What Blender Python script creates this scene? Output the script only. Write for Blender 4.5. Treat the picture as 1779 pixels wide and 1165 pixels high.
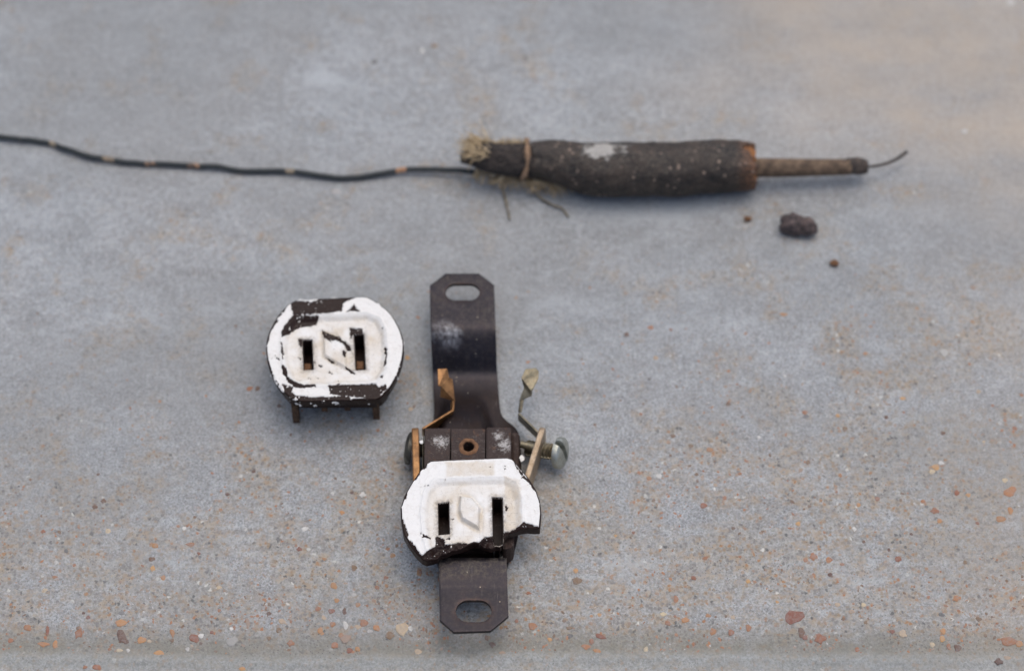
import bpy, bmesh, math, random
import numpy as np
from mathutils import Vector, Matrix

for o in list(bpy.data.objects):
    bpy.data.objects.remove(o)
SC = bpy.context.scene
COL = SC.collection
MM = 0.001

# ------------------------------------------------------------------ camera (all lengths in mm, stored in metres)
FPX, CX, CY = 5350.0, 889.5, 582.5          # focal length and centre in photograph pixels
ELEV = math.radians(57.0)                    # how steeply the camera looks down
DIST = 790.0
CAM = np.array([0.0, -DIST * math.cos(ELEV), DIST * math.sin(ELEV)])
FWD = np.array([0.0, math.cos(ELEV), -math.sin(ELEV)])
UPV = np.array([0.0, math.sin(ELEV), math.cos(ELEV)])
RGT = np.array([1.0, 0.0, 0.0])


def P(px, py, z=0.0):
    """world point (mm) at height z that stands at photograph pixel px, py"""
    d = FWD + RGT * ((px - CX) / FPX) - UPV * ((py - CY) / FPX)
    t = (z - CAM[2]) / d[2]
    return CAM + d * t


cam = bpy.data.cameras.new('camera')
cam.sensor_width = 36.0
cam.lens = 36.0 * FPX / 1779.0
cam.clip_start = 0.05
cam.clip_end = 20.0
cam.dof.use_dof = True
cam.dof.focus_distance = float(np.dot(P(815, 960, 9) - CAM, FWD)) * MM
cam.dof.aperture_fstop = 8.2
cam_o = bpy.data.objects.new('camera', cam)
COL.objects.link(cam_o)
cam_o.location = Vector(CAM * MM)
cam_o.rotation_euler = Vector(FWD).to_track_quat('-Z', 'Y').to_euler()
SC.camera = cam_o

# ------------------------------------------------------------------ sky, weak wide sun (open shade / overcast), exposure
SUN_EL, SUN_AZ = math.radians(76), math.radians(35)     # azimuth measured from +y towards +x
w = bpy.data.worlds.new('World')
SC.world = w
w.use_nodes = True
nt = w.node_tree
bg = nt.nodes['Background']
sky = nt.nodes.new('ShaderNodeTexSky')
sky.sky_type = 'NISHITA'
sky.sun_disc = False
sky.sun_elevation = SUN_EL
sky.sun_rotation = SUN_AZ
sky.air_density = 0.6
sky.dust_density = 3.5
sky.ozone_density = 0.0
nt.links.new(sky.outputs[0], bg.inputs[0])
bg.inputs[1].default_value = 0.10
sun = bpy.data.lights.new('sun', 'SUN')
sun.energy = 0.72
sun.angle = math.radians(88)
sun.color = (0.955, 1.0, 0.975)
sun_o = bpy.data.objects.new('sun', sun)
COL.objects.link(sun_o)
sd = Vector((math.sin(SUN_AZ) * math.cos(SUN_EL), math.cos(SUN_AZ) * math.cos(SUN_EL), math.sin(SUN_EL)))
sun_o.rotation_euler = sd.to_track_quat('Z', 'Y').to_euler()
sun_o.location = sd * 1.0
SC.view_settings.view_transform = 'Standard'
SC.view_settings.look = 'None'
SC.view_settings.gamma = 1.0
SC.view_settings.use_curve_mapping = False
SC.view_settings.exposure = 0.86
SC.render.engine = 'CYCLES'
SC.render.resolution_x, SC.render.resolution_y = 1024, 670


# ------------------------------------------------------------------ noise and polygon maths
def _hash(ix, iy, iz, seed):
    h = (ix * 374761393 + iy * 668265263 + iz * 1440662683 + seed * 974634777) & 0xffffffff
    h = ((h ^ (h >> 13)) * 1274126177) & 0xffffffff
    h = ((h ^ (h >> 16)) * 2246822519) & 0xffffffff
    return (h ^ (h >> 15)).astype(np.float64) / 4294967295.0


def vnoise(p, seed=0):
    p = np.asarray(p, float)
    if p.shape[-1] == 2:
        p = np.concatenate([p, np.zeros(p.shape[:-1] + (1,))], -1)
    i = np.floor(p).astype(np.int64)
    f = p - i
    f = f * f * (3 - 2 * f)
    r = 0
    for a in (0, 1):
        for b in (0, 1):
            for c in (0, 1):
                wgt = (f[..., 0] if a else 1 - f[..., 0]) * (f[..., 1] if b else 1 - f[..., 1]) * (f[..., 2] if c else 1 - f[..., 2])
                r = r + wgt * _hash(i[..., 0] + a + 5000, i[..., 1] + b + 5000, i[..., 2] + c + 5000, seed)
    return r * 2 - 1


def fbm(p, seed=0, octv=4, gain=0.55):
    p = np.asarray(p, float)
    r, a, s = 0, 1.0, 0.0
    for k in range(octv):
        r = r + a * vnoise(p * (2.03 ** k), seed + k)
        s += a
        a *= gain
    return r / s


def sstep(a, b, x):
    t = np.clip((np.asarray(x, float) - a) / (b - a), 0, 1)
    return t * t * (3 - 2 * t)


def poly_sd(pts, poly):
    """signed distance, positive inside"""
    pts = np.asarray(pts, float)
    poly = np.asarray(poly, float)
    d = np.full(len(pts), 1e9)
    ins = np.zeros(len(pts), bool)
    n = len(poly)
    for k in range(n):
        a, b = poly[k], poly[(k + 1) % n]
        e = b - a
        wv = pts - a
        t = np.clip((wv @ e) / max(e @ e, 1e-12), 0, 1)
        q = wv - t[:, None] * e
        d = np.minimum(d, (q * q).sum(1))
        c = ((a[1] > pts[:, 1]) != (b[1] > pts[:, 1]))
        with np.errstate(divide='ignore', invalid='ignore'):
            xi = a[0] + (pts[:, 1] - a[1]) * e[0] / (e[1] if e[1] != 0 else 1e-12)
        ins ^= c & (pts[:, 0] < xi)
    d = np.sqrt(d)
    return np.where(ins, d, -d)


def catmull(pts, n=8, closed=False):
    pts = [np.array(p, float) for p in pts]
    out = []
    m = len(pts)
    rng = range(m) if closed else range(m - 1)
    for i in rng:
        if closed:
            p0, p1, p2, p3 = pts[i - 1], pts[i], pts[(i + 1) % m], pts[(i + 2) % m]
        else:
            p0, p1, p2, p3 = pts[max(i - 1, 0)], pts[i], pts[i + 1], pts[min(i + 2, m - 1)]
        for k in range(n):
            t = k / n
            out.append(0.5 * ((2 * p1) + (-p0 + p2) * t + (2 * p0 - 5 * p1 + 4 * p2 - p3) * t * t + (-p0 + 3 * p1 - 3 * p2 + p3) * t ** 3))
    if not closed:
        out.append(pts[-1])
    return out


# ------------------------------------------------------------------ object helpers
def root(name, loc_mm, label, cat, group=None):
    o = bpy.data.objects.new(name, None)
    o.empty_display_size = 0.005
    COL.objects.link(o)
    o.location = Vector(np.array(loc_mm) * MM)
    o['label'] = label
    o['category'] = cat
    if group:
        o['group'] = group
    o['_o'] = [float(v) for v in loc_mm]
    return o


def origin_of(o):
    while o.parent:
        o = o.parent
    return np.array(o['_o']) if '_o' in o else np.zeros(3)


def mesh_obj(name, V, F, mat, parent=None, smooth=True, attrs=None, thick=0, bevel=0, label=None, segs=2, offset=0.0, sharp=None):
    org = origin_of(parent) if parent else np.zeros(3)
    V = (np.asarray(V, float) - org) * MM
    me = bpy.data.meshes.new(name)
    if isinstance(F, np.ndarray):
        n, k = F.shape
        me.vertices.add(len(V))
        me.vertices.foreach_set('co', V.astype(np.float32).ravel())
        me.loops.add(n * k)
        me.loops.foreach_set('vertex_index', F.astype(np.int32).ravel())
        me.polygons.add(n)
        me.polygons.foreach_set('loop_start', np.arange(0, n * k, k, dtype=np.int32))
        me.update(calc_edges=True)
    else:
        me.from_pydata([tuple(v) for v in V], [], [tuple(int(i) for i in f) for f in F])
        me.update()
    if attrs:
        for an, av in attrs.items():
            a = me.attributes.new(an, 'FLOAT', 'POINT')
            a.data.foreach_set('value', np.asarray(av, np.float32))
    if smooth:
        me.polygons.foreach_set('use_smooth', [True] * len(me.polygons))
    if sharp:
        me.set_sharp_from_angle(angle=math.radians(sharp))
    me.materials.append(mat)
    o = bpy.data.objects.new(name, me)
    COL.objects.link(o)
    if parent:
        o.parent = parent
    if thick:
        s = o.modifiers.new('solid', 'SOLIDIFY')
        s.thickness = thick * MM
        s.offset = offset
    if bevel:
        b = o.modifiers.new('bevel', 'BEVEL')
        b.width = bevel * MM
        b.segments = segs
        b.limit_method = 'ANGLE'
        b.angle_limit = math.radians(40)
        b.harden_normals = False
    if label:
        o['label'] = label
    return o


def grid_faces(R, C, wrap=False):
    r = np.arange(R - 1)[:, None]
    cn = C if wrap else C - 1
    c = np.arange(cn)[None, :]
    c2 = (c + 1) % C
    return np.stack([(r * C + c), (r * C + c2), ((r + 1) * C + c2), ((r + 1) * C + c)], -1).reshape(-1, 4)


def box_geo(lo, hi):
    x0, y0, z0 = lo
    x1, y1, z1 = hi
    V = [(x0, y0, z0), (x1, y0, z0), (x1, y1, z0), (x0, y1, z0), (x0, y0, z1), (x1, y0, z1), (x1, y1, z1), (x0, y1, z1)]
    F = [(3, 2, 1, 0), (4, 5, 6, 7), (0, 1, 5, 4), (1, 2, 6, 5), (2, 3, 7, 6), (3, 0, 4, 7)]
    return V, F


def prism_geo(poly, z0, z1):
    n = len(poly)
    V = [(p[0], p[1], z0) for p in poly] + [(p[0], p[1], z1) for p in poly]
    ar = sum(poly[i][0] * poly[(i + 1) % n][1] - poly[(i + 1) % n][0] * poly[i][1] for i in range(n))
    idx = list(range(n)) if ar > 0 else list(range(n))[::-1]
    F = [tuple(i for i in idx[::-1]), tuple(i + n for i in idx)]
    for k in range(n):
        a, b = idx[k], idx[(k + 1) % n]
        F.append((a, b, b + n, a + n))
    return V, F


def merge(parts):
    V, F = [], []
    for v, f in parts:
        o = len(V)
        V += [tuple(p) for p in v]
        F += [tuple(i + o for i in q) for q in f]
    return V, F


def tube_geo(path, rad, n=12, cap=True, seed=None, rough=0.0):
    path = [np.array(p, float) for p in path]
    rad = [rad] * len(path) if np.isscalar(rad) else list(rad)
    V, F = [], []
    up = np.array([0, 0, 1.0])
    for i, p in enumerate(path):
        t = path[min(i + 1, len(path) - 1)] - path[max(i - 1, 0)]
        t /= np.linalg.norm(t) + 1e-9
        a = np.cross(t, up)
        if np.linalg.norm(a) < 1e-3:
            a = np.cross(t, np.array([0, 1.0, 0]))
        a /= np.linalg.norm(a)
        b = np.cross(a, t)
        for k in range(n):
            th = 2 * math.pi * k / n
            V.append(p + rad[i] * (math.cos(th) * a + math.sin(th) * b))
    if rough:
        Va = np.array(V)
        nn = fbm(Va * 0.9, seed or 0, 3)
        cen = np.repeat(np.array(path), n, 0)
        V = list(cen + (Va - cen) * (1 + rough * nn[:, None]))
    for i in range(len(path) - 1):
        for k in range(n):
            k2 = (k + 1) % n
            F.append((i * n + k, (i + 1) * n + k, (i + 1) * n + k2, i * n + k2))
    if cap:
        F.append(tuple(range(n)))
        F.append(tuple((len(path) - 1) * n + k for k in range(n))[::-1])
    return V, F


# ------------------------------------------------------------------ materials
class Mat:
    def __init__(s, name, rough=0.6, metal=0.0, spec=0.5, coat=0.0):
        s.dim = '3D'
        s.m = bpy.data.materials.new(name)
        s.m.use_nodes = True
        s.t = s.m.node_tree
        s.b = s.t.nodes['Principled BSDF']
        s.b.inputs['Roughness'].default_value = rough
        s.b.inputs['Metallic'].default_value = metal
        s.b.inputs['Specular IOR Level'].default_value = spec
        s.b.inputs['Coat Weight'].default_value = coat
        tc = s.n('ShaderNodeTexCoord')
        v = s.n('ShaderNodeVectorMath', operation='SCALE')
        v.inputs['Scale'].default_value = 1000.0
        s.l(tc.outputs['Object'], v.inputs[0])
        s.co = v.outputs[0]

    def n(s, t, **k):
        nd = s.t.nodes.new(t)
        for a, b in k.items():
            setattr(nd, a, b)
        return nd

    def l(s, a, b):
        s.t.links.new(a, b)

    def put(s, sock, v):
        if hasattr(v, 'is_linked') or isinstance(v, bpy.types.NodeSocket):
            s.l(v, sock)
        elif isinstance(v, (tuple, list)):
            sock.default_value = tuple(v) + (1.0,) * (len(sock.default_value) - len(v))
        else:
            sock.default_value = v

    def stretch(s, sx, sy, sz, off=(0, 0, 0)):
        m = s.n('ShaderNodeMapping')
        m.inputs['Scale'].default_value = (sx, sy, sz)
        m.inputs['Location'].default_value = off
        s.l(s.co, m.inputs[0])
        return m.outputs[0]

    def noise(s, scale, detail=4, rough=0.55, vec=None, dist=0.0):
        nd = s.n('ShaderNodeTexNoise', noise_dimensions=s.dim)
        nd.inputs['Scale'].default_value = scale
        nd.inputs['Detail'].default_value = detail
        nd.inputs['Roughness'].default_value = rough
        nd.inputs['Distortion'].default_value = dist
        s.l(vec or s.co, nd.inputs['Vector'])
        return nd.outputs['Fac']

    def voro(s, scale, vec=None, feature='F1', out='Distance'):
        nd = s.n('ShaderNodeTexVoronoi', feature=feature, voronoi_dimensions=s.dim)
        nd.inputs['Scale'].default_value = scale
        s.l(vec or s.co, nd.inputs['Vector'])
        return nd.outputs[out]

    def ramp(s, fac, stops, interp='LINEAR'):
        nd = s.n('ShaderNodeValToRGB')
        nd.color_ramp.interpolation = interp
        el = nd.color_ramp.elements
        while len(el) < len(stops):
            el.new(0.5)
        for e, (p, c) in zip(el, stops):
            e.position = p
            e.color = (c, c, c, 1) if np.isscalar(c) else tuple(c) + (1,)
        s.put(nd.inputs[0], fac)
        return nd.outputs[0]

    def mix(s, fac, a, b, mode='MIX'):
        nd = s.n('ShaderNodeMix', data_type='RGBA', blend_type=mode)
        s.put(nd.inputs[0], fac)
        s.put(nd.inputs[6], a)
        s.put(nd.inputs[7], b)
        return nd.outputs[2]

    def mth(s, op, a, b=0.0, clamp=False):
        nd = s.n('ShaderNodeMath', operation=op, use_clamp=clamp)
        s.put(nd.inputs[0], a)
        s.put(nd.inputs[1], b)
        return nd.outputs[0]

    def attr(s, name):
        nd = s.n('ShaderNodeAttribute', attribute_name=name)
        return nd.outputs['Fac']

    def rnd(s):
        return s.n('ShaderNodeObjectInfo').outputs['Random']

    def bump(s, h, dist_mm=0.1, strength=1.0, normal=None):
        nd = s.n('ShaderNodeBump')
        nd.inputs['Strength'].default_value = strength
        nd.inputs['Distance'].default_value = dist_mm * MM
        s.put(nd.inputs['Height'], h)
        if normal:
            s.l(normal, nd.inputs['Normal'])
        return nd.outputs[0]

    def done(s, col=None, rough=None, bump=None, metal=None):
        if col is not None:
            s.put(s.b.inputs['Base Color'], col)
        if rough is not None:
            s.put(s.b.inputs['Roughness'], rough)
        if metal is not None:
            s.put(s.b.inputs['Metallic'], metal)
        if bump is not None:
            s.l(bump, s.b.inputs['Normal'])
        return s.m


def mat_concrete():
    m = Mat('concrete', rough=0.88, spec=0.3)
    m.dim = '2D'
    worn = m.attr('worn')
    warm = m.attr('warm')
    lip = m.attr('lip')
    big = m.noise(0.018, 3, 0.55)
    mid = m.noise(0.085, 5, 0.65, vec=m.stretch(0.7, 1.0, 1.0))
    fine = m.noise(0.60, 5, 0.70)
    base = m.ramp(mid, [(0.28, (0.240, 0.250, 0.254)), (0.50, (0.300, 0.316, 0.325)), (0.72, (0.368, 0.386, 0.398))])
    base = m.mix(m.ramp(big, [(0.35, 0.0), (0.68, 0.45)]), base, (0.275, 0.265, 0.252))
    # pale laitance skin left in streaks and flecks
    skin = m.noise(0.19, 5, 0.65, vec=m.stretch(0.55, 1.0, 1.0, (13, 5, 0)), dist=0.6)
    skm = m.mth('MULTIPLY', m.ramp(skin, [(0.50, 0.0), (0.66, 1.0)]), m.mth('ADD', m.mth('MULTIPLY', worn, 0.34), 0.34, True))
    base = m.mix(skm, base, (0.42, 0.436, 0.446))
    # mottling of the cement paste
    base = m.mix(m.ramp(fine, [(0.28, 0.65), (0.47, 0.0)]), base, (0.165, 0.162, 0.158))
    base = m.mix(m.ramp(fine, [(0.53, 0.0), (0.70, 0.55)]), base, (0.46, 0.466, 0.472))
    grit = m.noise(1.7, 3, 0.8)
    gk = m.mth('ADD', m.mth('MULTIPLY', worn, 0.5), 0.55, True)
    base = m.mix(m.mth('MULTIPLY', gk, m.ramp(grit, [(0.32, 0.85), (0.48, 0.0)])), base, (0.125, 0.12, 0.112))
    base = m.mix(m.mth('MULTIPLY', gk, m.ramp(grit, [(0.53, 0.0), (0.67, 0.75)])), base, (0.50, 0.50, 0.50))
    # sand showing where the skin has worn off
    vn = m.n('ShaderNodeTexVoronoi', feature='F1', voronoi_dimensions='2D')
    vn.inputs['Scale'].default_value = 1.0
    wv = m.n('ShaderNodeVectorMath', operation='ADD')
    ns = m.n('ShaderNodeTexNoise', noise_dimensions='2D')
    ns.inputs['Scale'].default_value = 1.3
    ns.inputs['Detail'].default_value = 2
    m.l(m.co, ns.inputs['Vector'])
    m.l(m.co, wv.inputs[0])
    m.l(ns.outputs['Color'], wv.inputs[1])
    m.l(wv.outputs[0], vn.inputs['Vector'])
    sep = m.n('ShaderNodeSeparateColor')
    m.l(vn.outputs['Color'], sep.inputs[0])
    sand = m.ramp(sep.outputs[0], [(0.0, (0.11, 0.11, 0.11)), (0.06, (0.21, 0.20, 0.19)), (0.28, (0.31, 0.30, 0.285)),
                                   (0.56, (0.29, 0.215, 0.145)), (0.72, (0.37, 0.33, 0.27)), (0.86, (0.34, 0.185, 0.09)),
                                   (0.92, (0.24, 0.21, 0.17)), (0.985, (0.60, 0.58, 0.53))], 'CONSTANT')
    grain_in = m.ramp(vn.outputs['Distance'], [(0.28, 1.0), (0.56, 0.0)])
    pick = m.ramp(sep.outputs[1], [(0.36, 0.0), (0.42, 1.0)])
    patch = m.noise(0.06, 5, 0.68, vec=m.stretch(1, 1, 1, (3, 9, 0)))
    wm = m.mth('ADD', worn, m.mth('MULTIPLY', m.mth('SUBTRACT', patch, 0.5), 3.0))
    wm = m.mth('MULTIPLY', m.ramp(wm, [(0.20, 0.0), (0.80, 1.0)]), m.mth('SUBTRACT', 1.0, m.mth('MULTIPLY', lip, 0.45), True))
    wm = m.mth('MULTIPLY', wm, m.mth('SUBTRACT', 1.0, skm, True))
    tan = m.ramp(m.noise(0.34, 4, 0.72, vec=m.stretch(0.8, 1, 1, (51, 7, 0))), [(0.49, 0.0), (0.64, 0.8)])
    gm = m.mth('MULTIPLY', m.mth('MULTIPLY', grain_in, pick), m.mth('ADD', m.mth('MULTIPLY', wm, 0.78), 0.10))
    base = m.mix(m.mth('MULTIPLY', wm, 0.58), base, m.mix(m.ramp(fine, [(0.35, 0.0), (0.65, 1.0)]), (0.235, 0.217, 0.185), (0.385, 0.358, 0.310)))
    base = m.mix(m.mth('MULTIPLY', tan, wm), base, (0.345, 0.27, 0.195))
    base = m.mix(gm, base, sand)
    sn = m.noise(0.22, 5, 0.7, vec=m.stretch(0.6, 1, 1, (21, 33, 0)))
    sf = m.ramp(m.mth('ADD', m.attr('smear'), m.mth('MULTIPLY', m.mth('SUBTRACT', sn, 0.5), 1.6)), [(0.22, 0.0), (0.85, 0.6)])
    base = m.mix(sf, base, (0.43, 0.450, 0.462))
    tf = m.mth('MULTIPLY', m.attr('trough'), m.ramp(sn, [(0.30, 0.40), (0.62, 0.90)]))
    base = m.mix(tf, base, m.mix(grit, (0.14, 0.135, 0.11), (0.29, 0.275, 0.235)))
    # broad clouding of the paste
    cl = m.noise(0.010, 3, 0.5, vec=m.stretch(0.6, 1, 1, (90, 12, 0)))
    base = m.mix(m.ramp(cl, [(0.38, 0.38), (0.55, 0.0)]), base, (0.215, 0.222, 0.222))
    # black pin-holes
    vh = m.voro(0.75, vec=m.stretch(1, 1, 1, (31, 17, 0)), out='Distance')
    hole = m.mth('MULTIPLY', m.ramp(vh, [(0.07, 1.0), (0.15, 0.0)]), m.ramp(patch, [(0.48, 0.0), (0.60, 0.6)]))
    base = m.mix(hole, base, (0.06, 0.06, 0.06))
    # warm tint mottled by noise, upper right and right side
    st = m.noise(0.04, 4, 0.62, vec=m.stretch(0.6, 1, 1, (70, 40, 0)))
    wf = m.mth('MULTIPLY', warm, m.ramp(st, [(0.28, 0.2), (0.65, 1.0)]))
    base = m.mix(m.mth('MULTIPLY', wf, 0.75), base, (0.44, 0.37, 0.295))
    base = m.mix(m.mth('MULTIPLY', lip, 0.35), base, (0.27, 0.285, 0.265))
    h = m.mth('ADD', fine, m.mth('MULTIPLY', grit, 0.5))
    return m.done(base, bump=m.bump(h, 0.34, 0.9))


def mat_pebble(name, c1, c2):
    m = Mat(name, rough=0.7, spec=0.3)
    n = m.noise(0.9, 4, 0.65)
    r = m.rnd()
    c = m.mix(m.ramp(n, [(0.35, 0.0), (0.65, 1.0)]), c1, c2)
    hs = m.n('ShaderNodeHueSaturation')
    m.l(c, hs.inputs['Color'])
    m.l(m.mth('ADD', m.mth('MULTIPLY', r, 0.6), 0.62), hs.inputs['Value'])
    m.l(m.mth('ADD', m.mth('MULTIPLY', r, 0.04), 0.48), hs.inputs['Hue'])
    # cement film still clinging to the stone
    tc = m.n('ShaderNodeNewGeometry')
    v = m.n('ShaderNodeVectorMath', operation='SCALE')
    v.inputs['Scale'].default_value = 1000.0
    m.l(tc.outputs['Position'], v.inputs[0])
    film = m.ramp(m.noise(1.1, 5, 0.75, vec=v.outputs[0]), [(0.42, 0.12), (0.74, 0.75)])
    c = m.mix(film, hs.outputs[0], (0.26, 0.25, 0.24))
    return m.done(c, bump=m.bump(m.noise(2.5, 3, vec=v.outputs[0]), 0.12, 0.6))


def mat_bakelite():
    m = Mat('bakelite', rough=0.30, spec=0.16)
    n = m.noise(0.35, 5, 0.6)
    f = m.noise(3.5, 3, 0.7)
    c = m.mix(n, (0.010, 0.005, 0.004), (0.026, 0.013, 0.010))
    dust = m.ramp(m.noise(1.6, 5, 0.72), [(0.58, 0.0), (0.74, 0.6)])
    c = m.mix(dust, c, (0.16, 0.13, 0.11))
    return m.done(c, rough=m.ramp(n, [(0.3, 0.24), (0.7, 0.5)]), bump=m.bump(m.mth('ADD', f, m.mth('MULTIPLY', n, 2.0)), 0.06, 0.6))


def mat_bakelite_rough():
    m = Mat('bakelite_rough', rough=0.6, spec=0.15)
    n = m.noise(0.45, 5, 0.65)
    f = m.noise(2.2, 4, 0.7)
    c = m.mix(n, (0.022, 0.014, 0.012), (0.062, 0.040, 0.033))
    dust = m.ramp(m.noise(0.9, 6, 0.75), [(0.55, 0.0), (0.72, 0.55)])
    c = m.mix(dust, c, (0.20, 0.17, 0.15))
    return m.done(c, bump=m.bump(f, 0.12, 0.8))


def mat_block():
    """scuffed block beside the centre hole: grey-brown with chalky paint smears"""
    m = Mat('scuffed_block', rough=0.6, spec=0.15)
    n = m.noise(0.5, 5, 0.65)
    c = m.mix(n, (0.026, 0.018, 0.016), (0.066, 0.047, 0.042))
    sc = m.noise(0.9, 5, 0.75, vec=m.stretch(1.0, 1.6, 1.0, (2, 3, 1)), dist=1.2)
    c = m.mix(m.ramp(sc, [(0.56, 0.0), (0.68, 0.55)]), c, (0.22, 0.19, 0.17))
    s = m.noise(1.1, 6, 0.78, vec=m.stretch(1.0, 1.3, 1.0), dist=1.4)
    tot = None
    org = P(815, 880, 0)
    for (px, py, rad) in ((768, 768, 3.2), (757, 766, 2.2), (877, 772, 3.4), (866, 757, 2.4)):
        q = P(px, py, 11.0) - org
        vd = m.n('ShaderNodeVectorMath', operation='DISTANCE')
        m.l(m.co, vd.inputs[0])
        vd.inputs[1].default_value = tuple(q)
        g = m.mth('SUBTRACT', 1.0, m.mth('DIVIDE', vd.outputs['Value'], rad), True)
        tot = g if tot is None else m.mth('MAXIMUM', tot, g)
    sm = m.ramp(m.mth('ADD', m.mth('MULTIPLY', tot, 0.55), m.mth('MULTIPLY', m.mth('SUBTRACT', s, 0.5), 1.9)), [(0.26, 0.0), (0.48, 0.9)])
    c = m.mix(sm, c, (0.42, 0.40, 0.38))
    rust = m.ramp(m.noise(0.6, 4, 0.6, vec=m.stretch(1, 1, 1, (9, 4, 2))), [(0.58, 0.0), (0.7, 0.5)])
    c = m.mix(rust, c, (0.14, 0.07, 0.035))
    return m.done(c, bump=m.bump(m.mth('ADD', n, m.mth('MULTIPLY', s, 0.6)), 0.2, 0.8))


def mat_paint():
    m = Mat('white_paint', rough=0.45, spec=0.4)
    gr = m.attr('grime')
    n = m.noise(0.35, 5, 0.6)
    f = m.noise(1.4, 5, 0.7)
    c = m.mix(n, (0.66, 0.65, 0.625), (0.775, 0.77, 0.755))
    g = m.mth('MULTIPLY', gr, m.ramp(n, [(0.25, 0.35), (0.65, 1.0)]))
    c = m.mix(m.mth('MULTIPLY', g, 0.9), c, (0.56, 0.485, 0.385))
    c = m.mix(m.ramp(m.noise(0.55, 5, 0.7, vec=m.stretch(1, 1, 1, (7, 2, 5))), [(0.52, 0.0), (0.72, 0.45)]), c, (0.50, 0.455, 0.40))
    c = m.mix(m.mth('MULTIPLY', m.attr('slotdirt'), m.ramp(f, [(0.35, 0.0), (0.62, 0.8)])), c, (0.20, 0.175, 0.155))
    sp = m.mth('MULTIPLY', m.ramp(m.noise(3.2, 3, 0.75), [(0.60, 0.0), (0.72, 0.6)]), m.mth('ADD', m.mth('MULTIPLY', gr, 0.8), 0.12))
    c = m.mix(sp, c, (0.30, 0.27, 0.24))
    crack = m.voro(0.42, vec=m.stretch(1, 1, 1, (4, 8, 1)), feature='DISTANCE_TO_EDGE')
    ck = m.mth('MULTIPLY', m.ramp(crack, [(0.0, 1.0), (0.022, 0.0)]), m.mth('ADD', m.mth('MULTIPLY', gr, 0.45), 0.25))
    ck = m.mth('MULTIPLY', ck, m.ramp(f, [(0.45, 0.0), (0.6, 1.0)]))
    c = m.mix(ck, c, (0.22, 0.19, 0.16))
    h = m.mth('ADD', f, m.mth('MULTIPLY', n, 1.5))
    return m.done(c, bump=m.bump(h, 0.10, 0.7))


def mat_steel():
    m = Mat('dark_steel', rough=0.42, metal=0.6, spec=0.2)
    n = m.noise(0.22, 5, 0.6)
    f = m.noise(2.0, 4, 0.7)
    c = m.mix(n, (0.012, 0.011, 0.0135), (0.038, 0.034, 0.041))
    brown = m.attr('brown')
    dust = m.mth('MULTIPLY', m.ramp(m.noise(0.9, 6, 0.78), [(0.46, 0.0), (0.70, 0.8)]), m.attr('dust'))
    rb = m.mth('MULTIPLY', brown, m.ramp(n, [(0.3, 0.55), (0.65, 1.0)]))
    c = m.mix(rb, c, (0.016, 0.009, 0.0075))
    c = m.mix(dust, c, (0.135, 0.115, 0.092))
    scr = m.ramp(m.noise(0.9, 4, 0.7, vec=m.stretch(3.2, 0.18, 1.0)), [(0.62, 0.0), (0.72, 0.35)])
    c = m.mix(scr, c, (0.17, 0.155, 0.15))
    rs_ = m.mth('MULTIPLY', m.attr('rusty'), m.ramp(f, [(0.36, 0.0), (0.58, 0.9)]))
    c = m.mix(rs_, c, (0.15, 0.075, 0.036))
    fl = m.mth('MULTIPLY', m.ramp(m.noise(0.8, 6, 0.75), [(0.38, 0.0), (0.70, 0.85)]), m.attr('smear'))
    c = m.mix(fl, c, (0.36, 0.37, 0.40))
    sp = m.ramp(m.voro(0.55), [(0.05, 1.0), (0.10, 0.0)])
    sp = m.mth('MULTIPLY', sp, m.ramp(m.noise(0.25, 3, 0.6, vec=m.stretch(1, 1, 1, (5, 5, 5))), [(0.5, 0.0), (0.56, 0.8)]))
    c = m.mix(sp, c, (0.34, 0.29, 0.23))
    metal = m.mth('SUBTRACT', 0.7, m.mth('ADD', m.mth('MULTIPLY', m.mth('ADD', m.mth('ADD', dust, fl), rs_), 0.7), m.mth('MULTIPLY', rb, 0.4)), True)
    r = m.mth('ADD', m.ramp(n, [(0.3, 0.28), (0.7, 0.42)]), m.mth('MULTIPLY', m.mth('ADD', dust, m.mth('MULTIPLY', rb, 0.5)), 0.4))
    return m.done(c, rough=r, metal=metal, bump=m.bump(m.mth('ADD', f, m.mth('MULTIPLY', dust, 0.7)), 0.06, 0.7))


def mat_brass(name, c1, c2, c3, metal=0.7, rough=0.45):
    m = Mat(name, rough=rough, metal=metal)
    n = m.noise(0.45, 5, 0.65)
    f = m.noise(2.4, 4, 0.7)
    c = m.mix(m.ramp(n, [(0.3, 0.0), (0.7, 1.0)]), c1, c2)
    c = m.mix(m.ramp(f, [(0.55, 0.0), (0.72, 0.8)]), c, c3)
    return m.done(c, rough=m.ramp(f, [(0.3, rough - 0.1), (0.7, rough + 0.2)]), bump=m.bump(f, 0.06, 0.6))


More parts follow.
